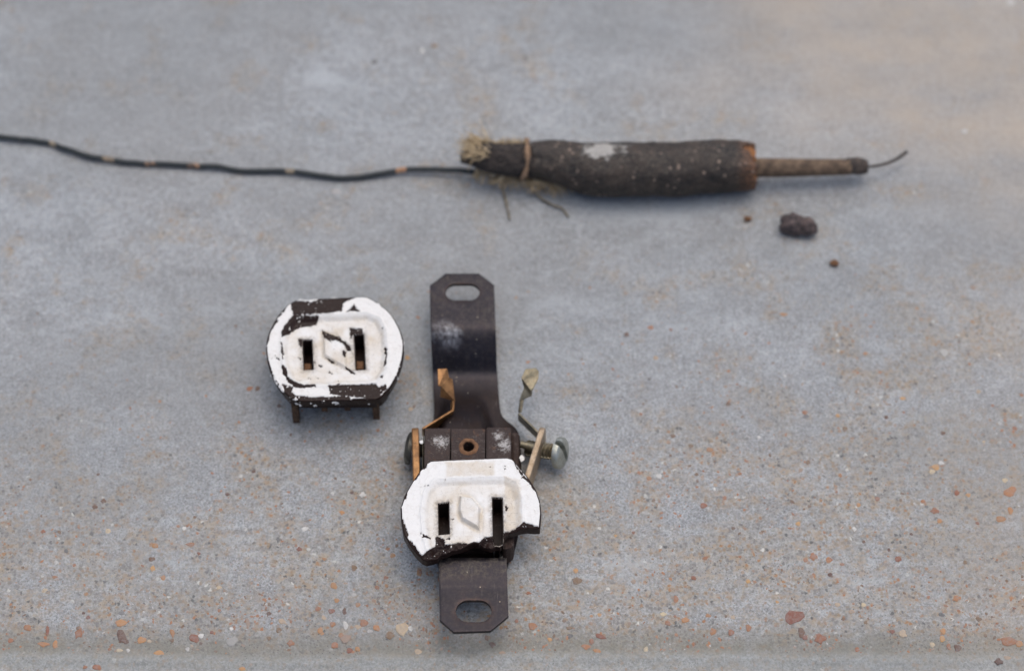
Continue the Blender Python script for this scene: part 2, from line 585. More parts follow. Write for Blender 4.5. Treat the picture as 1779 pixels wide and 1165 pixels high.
def mat_sheath():
    m = Mat('cable_sheath', rough=0.6, spec=0.45)
    n = m.noise(0.25, 6, 0.65)
    f = m.noise(1.3, 5, 0.72)
    c = m.mix(m.ramp(n, [(0.35, 0.0), (0.65, 1.0)]), (0.009, 0.007, 0.006), (0.046, 0.032, 0.023))
    g2 = m.noise(0.55, 5, 0.7, vec=m.stretch(0.6, 1, 1, (8, 3, 1)))
    c = m.mix(m.ramp(g2, [(0.54, 0.0), (0.70, 0.5)]), c, (0.10, 0.076, 0.055))
    d = m.ramp(f, [(0.50, 0.0), (0.70, 0.55)])
    c = m.mix(m.mth('MULTIPLY', d, m.attr('dust')), c, (0.17, 0.145, 0.115))
    pf = m.noise(0.75, 5, 0.7, vec=m.stretch(0.8, 1, 1))
    pm = m.ramp(m.mth('ADD', m.attr('patch'), m.mth('MULTIPLY', m.mth('SUBTRACT', pf, 0.5), 2.0)), [(0.38, 0.0), (0.75, 0.85)])
    c = m.mix(pm, c, m.mix(pf, (0.30, 0.28, 0.25), (0.52, 0.50, 0.46)))
    sp = m.ramp(m.mth('ADD', m.voro(0.42), m.mth('MULTIPLY', m.mth('SUBTRACT', f, 0.5), 0.5)), [(0.06, 1.0), (0.22, 0.0)])
    sp = m.mth('MULTIPLY', sp, m.ramp(m.noise(0.2, 3), [(0.42, 0.0), (0.54, 0.85)]))
    c = m.mix(sp, c, (0.34, 0.25, 0.19))
    c = m.mix(m.mth('MULTIPLY', m.attr('rusty'), m.ramp(f, [(0.38, 0.0), (0.60, 0.9)])), c, (0.20, 0.085, 0.035))
    return m.done(c, bump=m.bump(m.mth('ADD', m.mth('ADD', m.mth('MULTIPLY', n, 2.0), f), pm), 0.32, 0.8))


def mat_simple(name, c1, c2, scale=0.6, rough=0.75, bump=0.15, spec=0.4, lo=0.35, hi=0.65):
    m = Mat(name, rough=rough, spec=spec)
    n = m.noise(scale, 5, 0.65)
    return m.done(m.mix(m.ramp(n, [(lo, 0.0), (hi, 1.0)]), c1, c2), bump=m.bump(m.noise(scale * 3, 4, 0.7), bump, 0.8))


def mat_wire():
    m = Mat('black_wire', rough=0.55, spec=0.4)
    n = m.noise(0.8, 4, 0.6)
    c = m.mix(n, (0.010, 0.013, 0.015), (0.030, 0.036, 0.038))
    wv = m.mth('ADD', m.attr('bare'), m.mth('MULTIPLY', m.mth('SUBTRACT', n, 0.5), 0.8))
    c = m.mix(m.ramp(wv, [(0.4, 0.0), (0.6, 1.0)]), c, m.mix(m.attr('tint'), (0.21, 0.18, 0.13), (0.36, 0.19, 0.10)))
    return m.done(c, bump=m.bump(m.noise(1.6, 3), 0.1, 0.8))


M_CONC = mat_concrete()
M_PEB = {
    'o': mat_pebble('pebble_orange', (0.38, 0.165, 0.070), (0.46, 0.235, 0.105)),
    'r': mat_pebble('pebble_rust', (0.27, 0.112, 0.058), (0.36, 0.165, 0.085)),
    'b': mat_pebble('pebble_brown', (0.13, 0.075, 0.050), (0.23, 0.13, 0.078)),
    't': mat_pebble('pebble_tan', (0.40, 0.285, 0.185), (0.52, 0.41, 0.30)),
    'w': mat_pebble('pebble_white', (0.48, 0.46, 0.43), (0.64, 0.62, 0.59)),
    'g': mat_pebble('pebble_grey', (0.12, 0.12, 0.125), (0.21, 0.205, 0.20)),
    'p': mat_pebble('pebble_pale', (0.38, 0.37, 0.34), (0.47, 0.46, 0.43)),
}
M_BAKE = mat_bakelite()
M_BAKER = mat_bakelite_rough()
M_BLOCK = mat_block()
M_PAINT = mat_paint()
M_STEEL = mat_steel()
M_COPPER = mat_brass('tarnished_copper', (0.13, 0.062, 0.024), (0.40, 0.205, 0.080), (0.07, 0.040, 0.024), 0.6, 0.42)
M_BRASS = mat_brass('tarnished_brass', (0.080, 0.075, 0.055), (0.38, 0.32, 0.21), (0.26, 0.14, 0.05), 0.65, 0.34)
M_PLATE = mat_brass('brown_brass', (0.24, 0.165, 0.095), (0.42, 0.33, 0.235), (0.15, 0.09, 0.05), 0.5, 0.42)
M_NICKEL = mat_brass('worn_nickel', (0.28, 0.29, 0.25), (0.47, 0.48, 0.43), (0.26, 0.20, 0.10), 0.8, 0.38)
M_DARKSCREW = mat_brass('dark_screw_metal', (0.045, 0.045, 0.038), (0.10, 0.095, 0.078), (0.09, 0.045, 0.022), 0.6, 0.45)
M_RUST = mat_simple('rust', (0.115, 0.055, 0.026), (0.21, 0.105, 0.05), 1.2, 0.8, 0.2)
M_PRONG = mat_simple('rusty_prong', (0.040, 0.024, 0.016), (0.125, 0.075, 0.045), 0.8, 0.75, 0.2, 0.2)
M_SLOT = mat_simple('slot_bakelite', (0.010, 0.006, 0.005), (0.030, 0.016, 0.012), 0.8, 0.7, 0.1, 0.2)
M_DARK = mat_simple('cavity_dark', (0.012, 0.010, 0.009), (0.03, 0.022, 0.018), 0.8, 0.8, 0.1)
M_SHEATH = mat_sheath()
M_CLOTH = mat_simple('tarred_cloth', (0.018, 0.015, 0.014), (0.060, 0.047, 0.040), 0.9, 0.85, 0.45)
M_CORE = mat_simple('core_rubber', (0.060, 0.040, 0.027), (0.175, 0.118, 0.074), 0.45, 0.8, 0.25)
M_CORETIP = mat_simple('core_tip', (0.02, 0.018, 0.018), (0.085, 0.062, 0.048), 0.7, 0.75, 0.3)
M_LINING = mat_simple('rusty_lining', (0.11, 0.045, 0.02), (0.40, 0.17, 0.055), 0.9, 0.8, 0.3)
M_FIBRE = mat_simple('jute_fibre', (0.24, 0.165, 0.085), (0.64, 0.51, 0.33), 0.5, 0.85, 0.1)
M_TWINE = mat_simple('twine', (0.20, 0.12, 0.07), (0.33, 0.215, 0.135), 1.2, 0.85, 0.3)
M_STRAND = mat_simple('old_strand', (0.10, 0.085, 0.06), (0.24, 0.19, 0.12), 0.7, 0.85, 0.15)
M_WIRE = mat_wire()
M_STONE = mat_simple('dark_stone', (0.022, 0.020, 0.021), (0.15, 0.108, 0.098), 0.5, 0.75, 0.7)

# ------------------------------------------------------------------ ground
GY_LIP = P(889, 1134, 0)[1]


def ground_z(x, y):
    x = np.asarray(x, float)
    y = np.asarray(y, float)
    xy = np.stack([x, y], -1)
    lipy = GY_LIP + 1.7 * fbm(np.stack([x * 0.02, x * 0], -1), 41, 3) + 0.7 * fbm(np.stack([x * 0.2, x * 0], -1), 43, 3)
    d = y - lipy
    z = 0.22 * fbm(xy * 0.018, 11, 3) + 0.06 * fbm(xy * 0.15, 12, 3)
    z = z - 0.65 * sstep(9.0, 0.6, d) * sstep(-2.6, 0.8, d)            # worn trough in front of the lip
    z = z - 0.5 * sstep(-2.2, -3.6, d) * sstep(-8.0, -5.0, d)         # shallow tooled line beyond the lip
    return z


def build_ground():
    def axis(a, b, step, far):
        core = np.arange(a, b + step, step)
        ext = [12, 30, 70, 150, 300, 500, far]
        return np.concatenate([[a - e for e in ext[::-1]], core, [core[-1] + e for e in ext]])
    xs = axis(-165, 165, 1.1, 900)
    ys = axis(GY_LIP - 14, 140, 0.7, 900)
    X, Y = np.meshgrid(xs, ys)
    Z = ground_z(X, Y)
    V = np.stack([X, Y, Z], -1).reshape(-1, 3)
    p = V[:, :2]
    y = p[:, 1]
    yb = P(889, 1100, 0)[1]
    yt = P(889, 520, 0)[1]
    worn = 0.10 + 0.62 * sstep(yt, yb, y) + 0.25 * sstep(yb + 10, yb - 4, y) + 0.28 * sstep(20, 130, p[:, 0]) * sstep(P(889, 250)[1], P(889, 600)[1], y)
    worn = worn + 0.25 * fbm(p * 0.03, 5, 3)
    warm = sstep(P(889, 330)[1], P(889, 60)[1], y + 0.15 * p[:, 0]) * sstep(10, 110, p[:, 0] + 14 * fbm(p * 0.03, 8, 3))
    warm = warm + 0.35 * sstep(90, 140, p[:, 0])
    lipy = GY_LIP + 1.7 * fbm(np.stack([p[:, 0] * 0.02, y * 0], -1), 41, 3) + 0.7 * fbm(np.stack([p[:, 0] * 0.2, y * 0], -1), 43, 3)
    smear = np.zeros(len(p))
    for px, py, rx, ry, am in ((1120, 366, 24, 5.5, 1.0), (1010, 372, 9, 4, 0.7), (1240, 350, 10, 4, 0.6), (555, 137, 6, 4.5, 0.9), (960, 530, 9, 9, 0.55), (1385, 430, 7, 5, 0.6), (720, 560, 6, 5, 0.3),
                               (250, 560, 26, 9, 0.35), (80, 600, 18, 7, 0.35), (560, 470, 14, 5, 0.35), (1180, 560, 14, 7, 0.4), (1040, 150, 22, 7, 0.3), (330, 960, 20, 8, 0.35), (1500, 1000, 20, 8, 0.4), (1100, 985, 12, 9, 0.5)):
        c = P(px, py)
        g = np.exp(-(((p[:, 0] - c[0]) / rx) ** 2 + ((p[:, 1] - c[1]) / ry) ** 2))
        smear = np.maximum(smear, am * g)
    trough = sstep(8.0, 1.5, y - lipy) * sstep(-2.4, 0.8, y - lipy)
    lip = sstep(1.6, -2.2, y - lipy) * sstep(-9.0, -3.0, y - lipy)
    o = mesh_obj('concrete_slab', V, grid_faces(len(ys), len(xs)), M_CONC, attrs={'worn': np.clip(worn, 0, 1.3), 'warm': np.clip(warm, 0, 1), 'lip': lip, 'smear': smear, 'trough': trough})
    o['kind'] = 'structure'
    return o


SLAB = build_ground()
rnd = random.Random(7)


def pebble_mesh(seed):
    r = random.Random(seed)
    n = 10
    a0 = r.random() * 6.28
    rr = [0.5 * (0.68 + 0.50 * r.random()) for _ in range(n)]
    V, F = [], []
    for lev, (k, z) in enumerate([(1.0, -0.5), (0.97, 0.22), (0.72, 0.42)]):
        for i in range(n):
            a = a0 + 6.2832 * i / n
            V.append((k * rr[i] * math.cos(a), k * rr[i] * math.sin(a), z + 0.10 * (r.random() - 0.5) * (lev > 0)))
    V.append((0.05, 0.03, 0.46))
    for lev in (0, 1):
        for i in range(n):
            j = (i + 1) % n
            F.append((lev * n + i, lev * n + j, (lev + 1) * n + j, (lev + 1) * n + i))
    for i in range(n):
        F.append((2 * n + i, 2 * n + (i + 1) % n, 3 * n))
    return V, F


PEB_GEO = [pebble_mesh(100 + i) for i in range(12)]
PEB_ME = {}


def pebble(px, py, wpx, hpx, c, rot=0.0, rise=0.35):
    p = P(px, py, 0)
    z = float(ground_z(p[0], p[1]))
    k = rnd.randrange(12)
    if (k, c) not in PEB_ME:
        me = bpy.data.meshes.new('pebble')
        me.from_pydata([tuple(np.array(v) * MM) for v in PEB_GEO[k][0]], [], PEB_GEO[k][1])
        me.polygons.foreach_set('use_smooth', [True] * len(me.polygons))
        me.materials.append(M_PEB[c])
        PEB_ME[(k, c)] = me
    o = bpy.data.objects.new('pebble', PEB_ME[(k, c)])
    COL.objects.link(o)
    o.parent = SLAB
    sc = np.linalg.norm(P(px + 1, py, 0) - p)
    sx, sy = wpx * sc * 1.08, hpx * sc / math.sin(ELEV) * 1.08
    o.location = (p[0] * MM, p[1] * MM, z * MM)
    o.scale = (sx, sy, 0.8 * rise + 0.09 * min(sx, sy))
    o.rotation_euler = (0, 0, math.radians(rot))
    return o


# the pebbles one can pick out in the concrete: pixel, size, colour
for row in [
    (1378, 1072, 36, 22, 'r', 10), (1755, 854, 26, 15, 'o', 35), (1425, 1107, 19, 16, 'r', 20), (1752, 1112, 30, 17, 'r', -5),
    (1772, 1116, 14, 10, 'o', 0), (1392, 1096, 12, 16, 'b', 0), (1398, 1106, 10, 9, 'r', 0), (1300, 1089, 11, 11, 'r', 0), (1238, 1096, 12, 12, 'r', 0),
    (1270, 1097, 11, 10, 'o', 0), (1490, 1126, 9, 8, 'o', 0), (1568, 1100, 15, 13, 't', 0), (1638, 1095, 10, 10, 'o', 0), (1638, 1108, 10, 10, 'o', 0),
    (1664, 1122, 14, 11, 'b', 0), (1662, 1039, 14, 9, 'o', 20), (1735, 1148, 14, 10, 'b', 0), (1750, 1141, 14, 6, 't', 0), (1648, 1120, 8, 10, 'r', 0), (1620, 1117, 10, 8, 't', 0),
    (1441, 973, 11, 8, 'o', 30), (1413, 967, 13, 12, 'o', 10), (1400, 973, 9, 7, 'o', 0), (1738, 901, 18, 10, 'r', 0), (1755, 886, 10, 12, 'o', 0),
    (1625, 811, 14, 10, 'o', 0), (1662, 856, 10, 11, 'o', 0), (1524, 867, 9, 8, 'o', 0), (1491, 877, 8, 7, 'o', 0), (1604, 871, 9, 6, 'o', 0), (1222, 878, 13, 9, 'o', 0),
    (1632, 904, 9, 8, 'o', 0), (1624, 887, 14, 10, 'r', 0), (1561, 971, 13, 9, 'r', 0), (1386, 910, 9, 7, 'o', 0), (1440, 973, 10, 10, 'o', 0),
    (1241, 850, 5, 5, 'w', 0), (1374, 900, 6, 8, 'w', 0), (1484, 919, 7, 8, 'w', 0), (1635, 804, 9, 6, 'w', 0), (1348, 921, 6, 7, 'p', 0), (1144, 827, 12, 8, 'w', -30),
    (1398, 716, 11, 7, 'r', 20), (1233, 781, 13, 8, 'r', -20), (1361, 546, 13, 6, 'r', 0), (1088, 581, 10, 8, 'b', 0), (1169, 757, 9, 8, 'b', 0), (1468, 745, 9, 10, 'b', 0),
    (1200, 774, 10, 6, 'b', 0), (1265, 701, 8, 7, 'b', 0), (1139, 621, 9, 7, 't', 0), (1128, 658, 7, 6, 'g', 0), (1363, 653, 5, 4, 'w', 0), (1318, 760, 7, 6, 'w', 0), (1478, 726, 7, 6, 'w', 0), (1455, 722, 8, 6, 'o', 0),
    (1503, 614, 9, 5, 'o', 0), (1640, 612, 14, 12, 'p', 0), (1638, 752, 9, 6, 'b', 0), (1540, 725, 8, 6, 'b', 0), (1700, 680, 9, 6, 't', 0), (1746, 960, 9, 7, 't', 0),
    (211, 1103, 15, 26, 'b', 12), (210, 1082, 21, 13, 'o', 0), (211, 1065, 13, 7, 'g', 0), (137, 1098, 12, 18, 'r', -15), (82, 1094, 6, 18, 'r', 5), (48, 1090, 14, 10, 'r', 0),
    (18, 1110, 10, 8, 'o', 0), (337, 1107, 18, 13, 'r', -8), (245, 1110, 16, 11, 'o', 0), (299, 1098, 8, 14, 'r', 10), (298, 1110, 8, 6, 'b', 0), (403, 1112, 22, 15, 'p', 20),
    (275, 1132, 19, 9, 'o', 0), (325, 1125, 8, 7, 'w', 0), (222, 1127, 7, 6, 'w', 0), (207, 1127, 12, 6, 't', 0), (75, 1117, 20, 8, 'o', 0), (95, 1118, 10, 14, 'o', 0), (168, 1157, 16, 10, 'o', 0), (147, 1157, 8, 6, 'r', 0),
    (420, 1159, 12, 7, 'o', 0), (490, 1079, 11, 10, 't', 30), (467, 1107, 8, 7, 'b', 0), (484, 1093, 10, 9, 'b', 0), (430, 1080, 8, 16, 't', 10), (402, 1091, 8, 5, 'w', 0),
    (556, 1095, 11, 11, 'o', 0), (505, 1115, 12, 10, 'r', 0), (578, 1084, 10, 9, 'r', 0), (552, 1057, 11, 8, 'r', 0), (576, 1061, 12, 8, 'r', 0), (580, 1017, 12, 11, 'r', 0), (520, 953, 9, 7, 'r', 0),
    (582, 1119, 14, 10, 'o', -20), (600, 1108, 20, 16, 't', 20), (585, 1042, 10, 7, 'r', 0), (598, 1062, 8, 12, 'b', 0), (600, 1085, 9, 14, 'w', 15),
    (698, 1092, 24, 20, 't', 40), (713, 1091, 8, 9, 'w', 40), (676, 1102, 16, 13, 'b', 20), (642, 1096, 10, 7, 'w', 0), (632, 1081, 15, 12, 'r', 0), (654, 1090, 12, 10, 'o', 0), (607, 1127, 11, 9, 'r', 0), (621, 1125, 9, 8, 'r', 0),
    (726, 1129, 14, 9, 't', 0), (925, 1086, 17, 11, 'r', 0), (855, 1117, 11, 9, 'b', 0), (845, 1106, 6, 9, 'b', 0), (872, 1132, 13, 6, 't', 0), (989, 1090, 13, 6, 'b', 0), (1043, 1103, 22, 7, 'r', -22),
    (1028, 1112, 9, 9, 'r', 0), (1037, 1128, 16, 7, 'o', -20), (1122, 1125, 8, 10, 't', -20), (1018, 1121, 16, 9, 'o', 0), (1190, 1077, 15, 10, 'o', 0), (1174, 1040, 9, 12, 'o', 0), (1152, 1067, 12, 8, 't', 0), (1160, 1082, 10, 8, 'r', 0),
    (955, 1109, 8, 7, 'o', 0), (897, 1078, 7, 7, 'o', 0), (918, 1030, 10, 5, 'o', 0), (1002, 1009, 18, 14, 'b', 0), (1028, 1034, 5, 5, 'w', 0), (730, 994, 8, 9, 'r', 0), (728, 995, 8, 11, 'r', 0), (670, 1003, 9, 6, 'r', 0), (622, 1050, 9, 8, 'r', 0),
    (682, 964, 10, 8, 'r', 0), (615, 985, 11, 10, 'b', 0), (655, 1020, 8, 6, 'r', 0), (270, 948, 13, 8, 'r', -20), (330, 945, 16, 6, 'r', 0), (345, 961, 6, 6, 'r', 0), (264, 971, 12, 8, 'b', 0), (265, 987, 9, 10, 'o', 0), (283, 1003, 9, 8, 'o', 0),
    (180, 870, 9, 8, 'b', 0), (165, 880, 9, 8, 'b', 0), (115, 957, 7, 7, 'g', 0), (97, 977, 7, 6, 'w', 0), (320, 917, 7, 6, 'w', 0), (415, 1004, 5, 10, 'p', 0), (75, 923, 8, 6, 'o', 0), (45, 890, 9, 6, 't', 0), (483, 937, 6, 10, 'g', 0), (460, 1035, 4, 5, 'g', 0),
    (630, 859, 11, 8, 'w', 0), (668, 853, 7, 5, 'w', 0), (594, 890, 9, 8, 'o', 0), (440, 818, 8, 6, 'b', 0), (485, 705, 8, 6, 'b', 0), (447, 675, 8, 9, 'b', 0), (395, 858, 9, 6, 'b', 0),
    (583, 333, 16, 10, 'w', 0), (650, 107, 13, 8, 'g', 0), (755, 80, 13, 8, 'b', 0), (733, 88, 9, 7, 'w', 0), (1755, 4, 16, 12, 'w', 0), (1676, 228, 12, 8, 'w', 0), (1690, 500, 10, 7, 't', 0),
    (380, 1020, 10, 7, 't', 0), (1100, 1010, 9, 7, 't', 0), (1300, 1010, 8, 7, 'o', 0), (1205, 1004, 9, 7, 'r', 0), (1500, 1050, 9, 7, 't', 0), (1455, 1050, 10, 8, 't', 0), (1550, 1096, 9, 7, 'r', 0), (1700, 1075, 10, 8, 'b', 0), (1480, 1062, 12, 6, 't', 0),
]:
    pebble(*row)
# lesser ones, denser where the edge is worn
cnt = 0
while cnt < 110:
    px, py = rnd.uniform(-10, 1790), rnd.uniform(560, 1128)
    dens = 0.06 + 0.9 * max(0, (py - 980) / 150) ** 1.5 + (0.20 if px > 1000 and py > 700 else 0) + (0.12 if py > 800 else 0)
    if rnd.random() > dens:
        continue
    s = rnd.uniform(5, 9)
    pebble(px, py, s * rnd.uniform(0.9, 1.5), s * rnd.uniform(0.7, 1.0), rnd.choice('ooorrrbbbttwpg'), rnd.uniform(-40, 40), 0.15)
    cnt += 1


def build_grains():
    """tiny sand grains standing in the worn cement, joined by colour"""
    base = [(0.5, 0, 0.0), (0.15, 0.45, 0.0), (-0.42, 0.28, 0.0), (-0.40, -0.30, 0.0), (0.12, -0.48, 0.0), (0.02, 0.03, 0.38)]
    tri = [(0, 1, 5), (1, 2, 5), (2, 3, 5), (3, 4, 5), (4, 0, 5)]
    rs = np.random.RandomState(3)
    base = np.array(base)
    for c, n in (('o', 2000), ('r', 600), ('b', 1500), ('t', 2400), ('w', 650), ('g', 350), ('p', 2200)):
        m_ = n * 14
        px, py = rs.uniform(-20, 1800, m_), rs.uniform(430, 1132, m_)
        pn = 0.5 + 0.5 * vnoise(np.stack([px * 0.012, py * 0.016], -1), 77)
        d = (0.04 + 0.70 * np.clip((py - 560) / 570, 0, 1) ** 1.3 + 0.18 * (px > 1000) * (py > 560) + 0.55 * (py > 1035)) * (0.05 + 2.3 * pn ** 3.4)
        keep = np.where(rs.rand(m_) < d)[0][:n]
        pts = np.array([P(px[i], py[i], 0) for i in keep])
        k = len(pts)
        z = ground_z(pts[:, 0], pts[:, 1]) - 0.05
        sz = (0.24 + 0.95 * rs.rand(k) ** 3.6) * (0.8 if c in 'gw' else 1.0)
        a = rs.uniform(0, 6.28, k)
        el = rs.uniform(0.7, 1.4, k)
        bx = base[None, :, 0] * el[:, None] * (1 + 0.25 * rs.randn(k, 6))
        by = base[None, :, 1] / el[:, None] * (1 + 0.25 * rs.randn(k, 6))
        X = pts[:, None, 0] + sz[:, None] * (bx * np.cos(a)[:, None] - by * np.sin(a)[:, None])
        Y = pts[:, None, 1] + sz[:, None] * (bx * np.sin(a)[:, None] + by * np.cos(a)[:, None])
        Z = z[:, None] + sz[:, None] * base[None, :, 2] * 0.6
        V = np.stack([X, Y, Z], -1).reshape(-1, 3)
        F = (np.array(tri)[None] + (np.arange(k) * 6)[:, None, None]).reshape(-1, 3)
        o = mesh_obj('sand_grains', V, F, M_PEB[c], SLAB, smooth=False)
        o['kind'] = 'stuff'


build_grains()


# ------------------------------------------------------------------ outlet faces (moulded shell with a peeling paint skin)
def socket_face(parent, outline_px, centre_px, zt, thick, recess_px, slots_px, emblem_px, bare_px, seed,
                fracture=None, wall_paint=0.0, grime_bias=0.0, recess=0.9, rim_noise=0.0, dirt_px=(), smooth_outline=True, open_slots={}, emboss=0.55, wall_free=False):
    c = P(centre_px[0], centre_px[1], zt)[:2]
    W = lambda poly: np.array([P(x, y, zt)[:2] for x, y in poly])
    ol = W(outline_px)
    if smooth_outline:
        ol = np.array(catmull(ol, 6, True))
    NT, NR = 760, 132
    th = np.linspace(0, 2 * math.pi, NT, endpoint=False)
    dirs = np.stack([np.cos(th), np.sin(th)], -1)
    R = np.zeros(NT)
    n = len(ol)
    for k in range(n):
        a, b = ol[k] - c, ol[(k + 1) % n] - c
        e = b - a
        den = dirs[:, 0] * e[1] - dirs[:, 1] * e[0]
        with np.errstate(divide='ignore', invalid='ignore'):
            t = (a[0] * e[1] - a[1] * e[0]) / den
            u = (a[0] * dirs[:, 1] - a[1] * dirs[:, 0]) / den
        ok = (np.abs(den) > 1e-12) & (u >= -1e-9) & (u <= 1 + 1e-9) & (t > 0)
        R = np.where(ok, np.maximum(R, t), R)
    R = R + rim_noise * fbm(np.stack([np.cos(th) * 6, np.sin(th) * 6], -1), seed + 9, 4)
    s = np.linspace(0.004, 1, NR)
    bev = 0.35
    rad = np.concatenate([s[:, None] * (R - bev)[None, :]] + [((R - bev) + bev * math.sin(a))[None, :] for a in (0.5, 1.0, 1.5708)] +
                         [R[None, :]] * 8)
    xy = c + rad[..., None] * dirs[None]
    rows = rad.shape[0]
    flat = xy.reshape(-1, 2)
    zrel = np.zeros(rad.shape)
    for i, a in enumerate((0.5, 1.0, 1.5708)):
        zrel[NR + i] = -bev * (1 - math.cos(a))
    for i in range(8):
        zrel[NR + 3 + i] = -bev - (thick - bev) * (i + 1) / 8
    zrel = zrel.reshape(-1)
    row_id = np.repeat(np.arange(rows), NT)
    top = row_id < NR
    fade = np.where(top, 1.0, 0.0)
    # relief
    dr = poly_sd(flat, W(recess_px)) + 0.12 * fbm(flat * 0.5, seed + 1, 3)
    inside = sstep(0.0, 1.7, dr)
    h = -recess * inside
    em = poly_sd(flat, W(emblem_px))
    h = h + emboss * sstep(-0.4, 0.35, em)
    h = h - 0.18 * np.exp(-((em + 0.75) / 0.4) ** 2)
    h = h + 0.04 * fbm(flat * 0.6, seed + 2, 4)
    # a narrow moulded ridge round the recess
    h = h + 0.22 * np.exp(-((dr + 0.35) / 0.35) ** 2)
    if fracture is not None:
        fr = poly_sd(flat, W(fracture))
        h = h - sstep(-0.1, 1.2, fr + 0.3 * fbm(flat * 0.8, seed + 3, 4)) * (0.75 + 0.8 * fbm(flat * 0.45, seed + 4, 4))
    sl = np.full(len(flat), -9.0)
    for sp in slots_px:
        sl = np.maximum(sl, poly_sd(flat, W(sp)))
    hlast = np.tile(h[(NR - 1) * NT: NR * NT], rows)
    fall = np.clip(1 - (row_id - NR - 3) / 8.0, 0, 1)
    hb = np.where(top, h, hlast * fall)
    zb = zt + zrel + hb
    # paint amount: distance (mm) from bare regions, ragged by noise
    bare = np.full(len(flat), -9.0)
    for bp in bare_px:
        bare = np.maximum(bare, poly_sd(flat, W(bp)))
    rag = 0.22 * fbm(flat * 0.55, seed + 18, 3) + 0.34 * fbm(flat * 1.3, seed + 5, 4) + 0.22 * fbm(flat * 3.6, seed + 6, 3)
    amt = -bare + rag
    amt = np.maximum(amt, np.minimum((fbm(flat * 1.5, seed + 16, 4) - 0.52) * 2.5, 0.7 - bare * 0.35))   # flecks left behind on the bare parts
    chips = fbm(flat * 0.55, seed + 7, 5)
    amt = np.minimum(amt, (0.60 - chips) * 2.2)
    edge = fbm(np.concatenate([flat * 0.9, (zrel * 0.9)[:, None]], 1), seed + 8, 4)
    rimd = (np.repeat(R[None], rows, 0) - rad).reshape(-1)
    amt = np.where(top, np.minimum(amt, (rimd + 0.25 + edge * 0.9) * 1.5), (wall_paint + edge * 1.6 - 0.5) * 0.6)
    lastrow = np.tile(amt[(NR - 1) * NT: NR * NT], rows)
    if not wall_free:
        amt = np.where(top, amt, np.minimum(amt, lastrow * 2 - 0.12))
    amt = np.minimum(amt, -sl - 0.05 + 0.08 * rag)
    off = np.clip(amt * 0.9, -0.22, 0.15) + 0.13 * np.exp(-((amt - 0.14) / 0.10) ** 2)      # flake edges curl up
    outw = np.repeat(dirs[None], rows, 0).reshape(-1, 2)
    zs = np.where((sl > 0) & top, zt - recess - 6.5, zb)
    V = np.concatenate([flat, zs[:, None]], 1)
    wallf = np.where(top, 0.0, 1.0)
    pz = zb + off * (1 - wallf) + np.where(top, 0.03 * fbm(flat * 0.9, seed + 12, 4), 0)
    pz = np.where((sl > 0.02) & top, zt - recess - 7.5, pz)
    PV = np.concatenate([flat + outw * (off * wallf)[:, None], pz[:, None]], 1)
    gr = inside * (0.55 + 0.9 * fbm(flat * 0.25, seed + 13, 3)) + grime_bias
    for dp in dirt_px:
        gr = gr + 0.9 * sstep(-0.5, 0.6, poly_sd(flat, W(dp)) + 0.5 * fbm(flat * 0.8, seed + 15, 3))
    gr = gr + (1.3 * np.exp(-((em + 0.45) / 0.45) ** 2) + 0.35 * np.exp(-((dr - 0.9) / 0.5) ** 2)) * (0.55 + 0.8 * fbm(flat * 0.5, seed + 17, 3))
    near_slot = sstep(-1.6, 0.0, sl)
    gr = np.clip(gr + 0.7 * near_slot * (0.4 + fbm(flat * 1.0, seed + 14, 3)), 0, 1.3)
    F = grid_faces(rows, NT, True)
    # centre fan
    ci = len(V)
    shell = mesh_obj('socket_face', np.vstack([V, [c[0], c[1], V[:NT, 2].mean()]]), F, M_BAKE, parent)
    mesh_obj('paint_layer', PV, F, M_PAINT, shell, attrs={'grime': gr, 'slotdirt': sstep(-1.5, 0.0, sl)})
    # clean walls down inside each slot
    for si, sp in enumerate(slots_px):
        q = W(sp)
        q = q.mean(0) + (q - q.mean(0)) * np.array([0.90, 0.965])
        m_ = len(q) - (1 if si in open_slots else 0)
        V = [(x, y, zt - recess - 0.12) for x, y in q] + [(x, y, zt - recess - 6.4) for x, y in q]
        F = [(k, (k + 1) % len(q), (k + 1) % len(q) + len(q), k + len(q)) for k in range(len(q)) if not (si in open_slots and k in open_slots[si])]
        mesh_obj('slot_wall', V, F, M_SLOT, shell, smooth=False, thick=0.12, offset=0)
    return shell, R, th, c


def z1(pts):
    return [(x / 4.16 + 430, y / 4.16 + 480) for x, y in pts]


def z2(pts):
    return [(x / 3.425 + 660, y / 3.425 + 770) for x, y in pts]


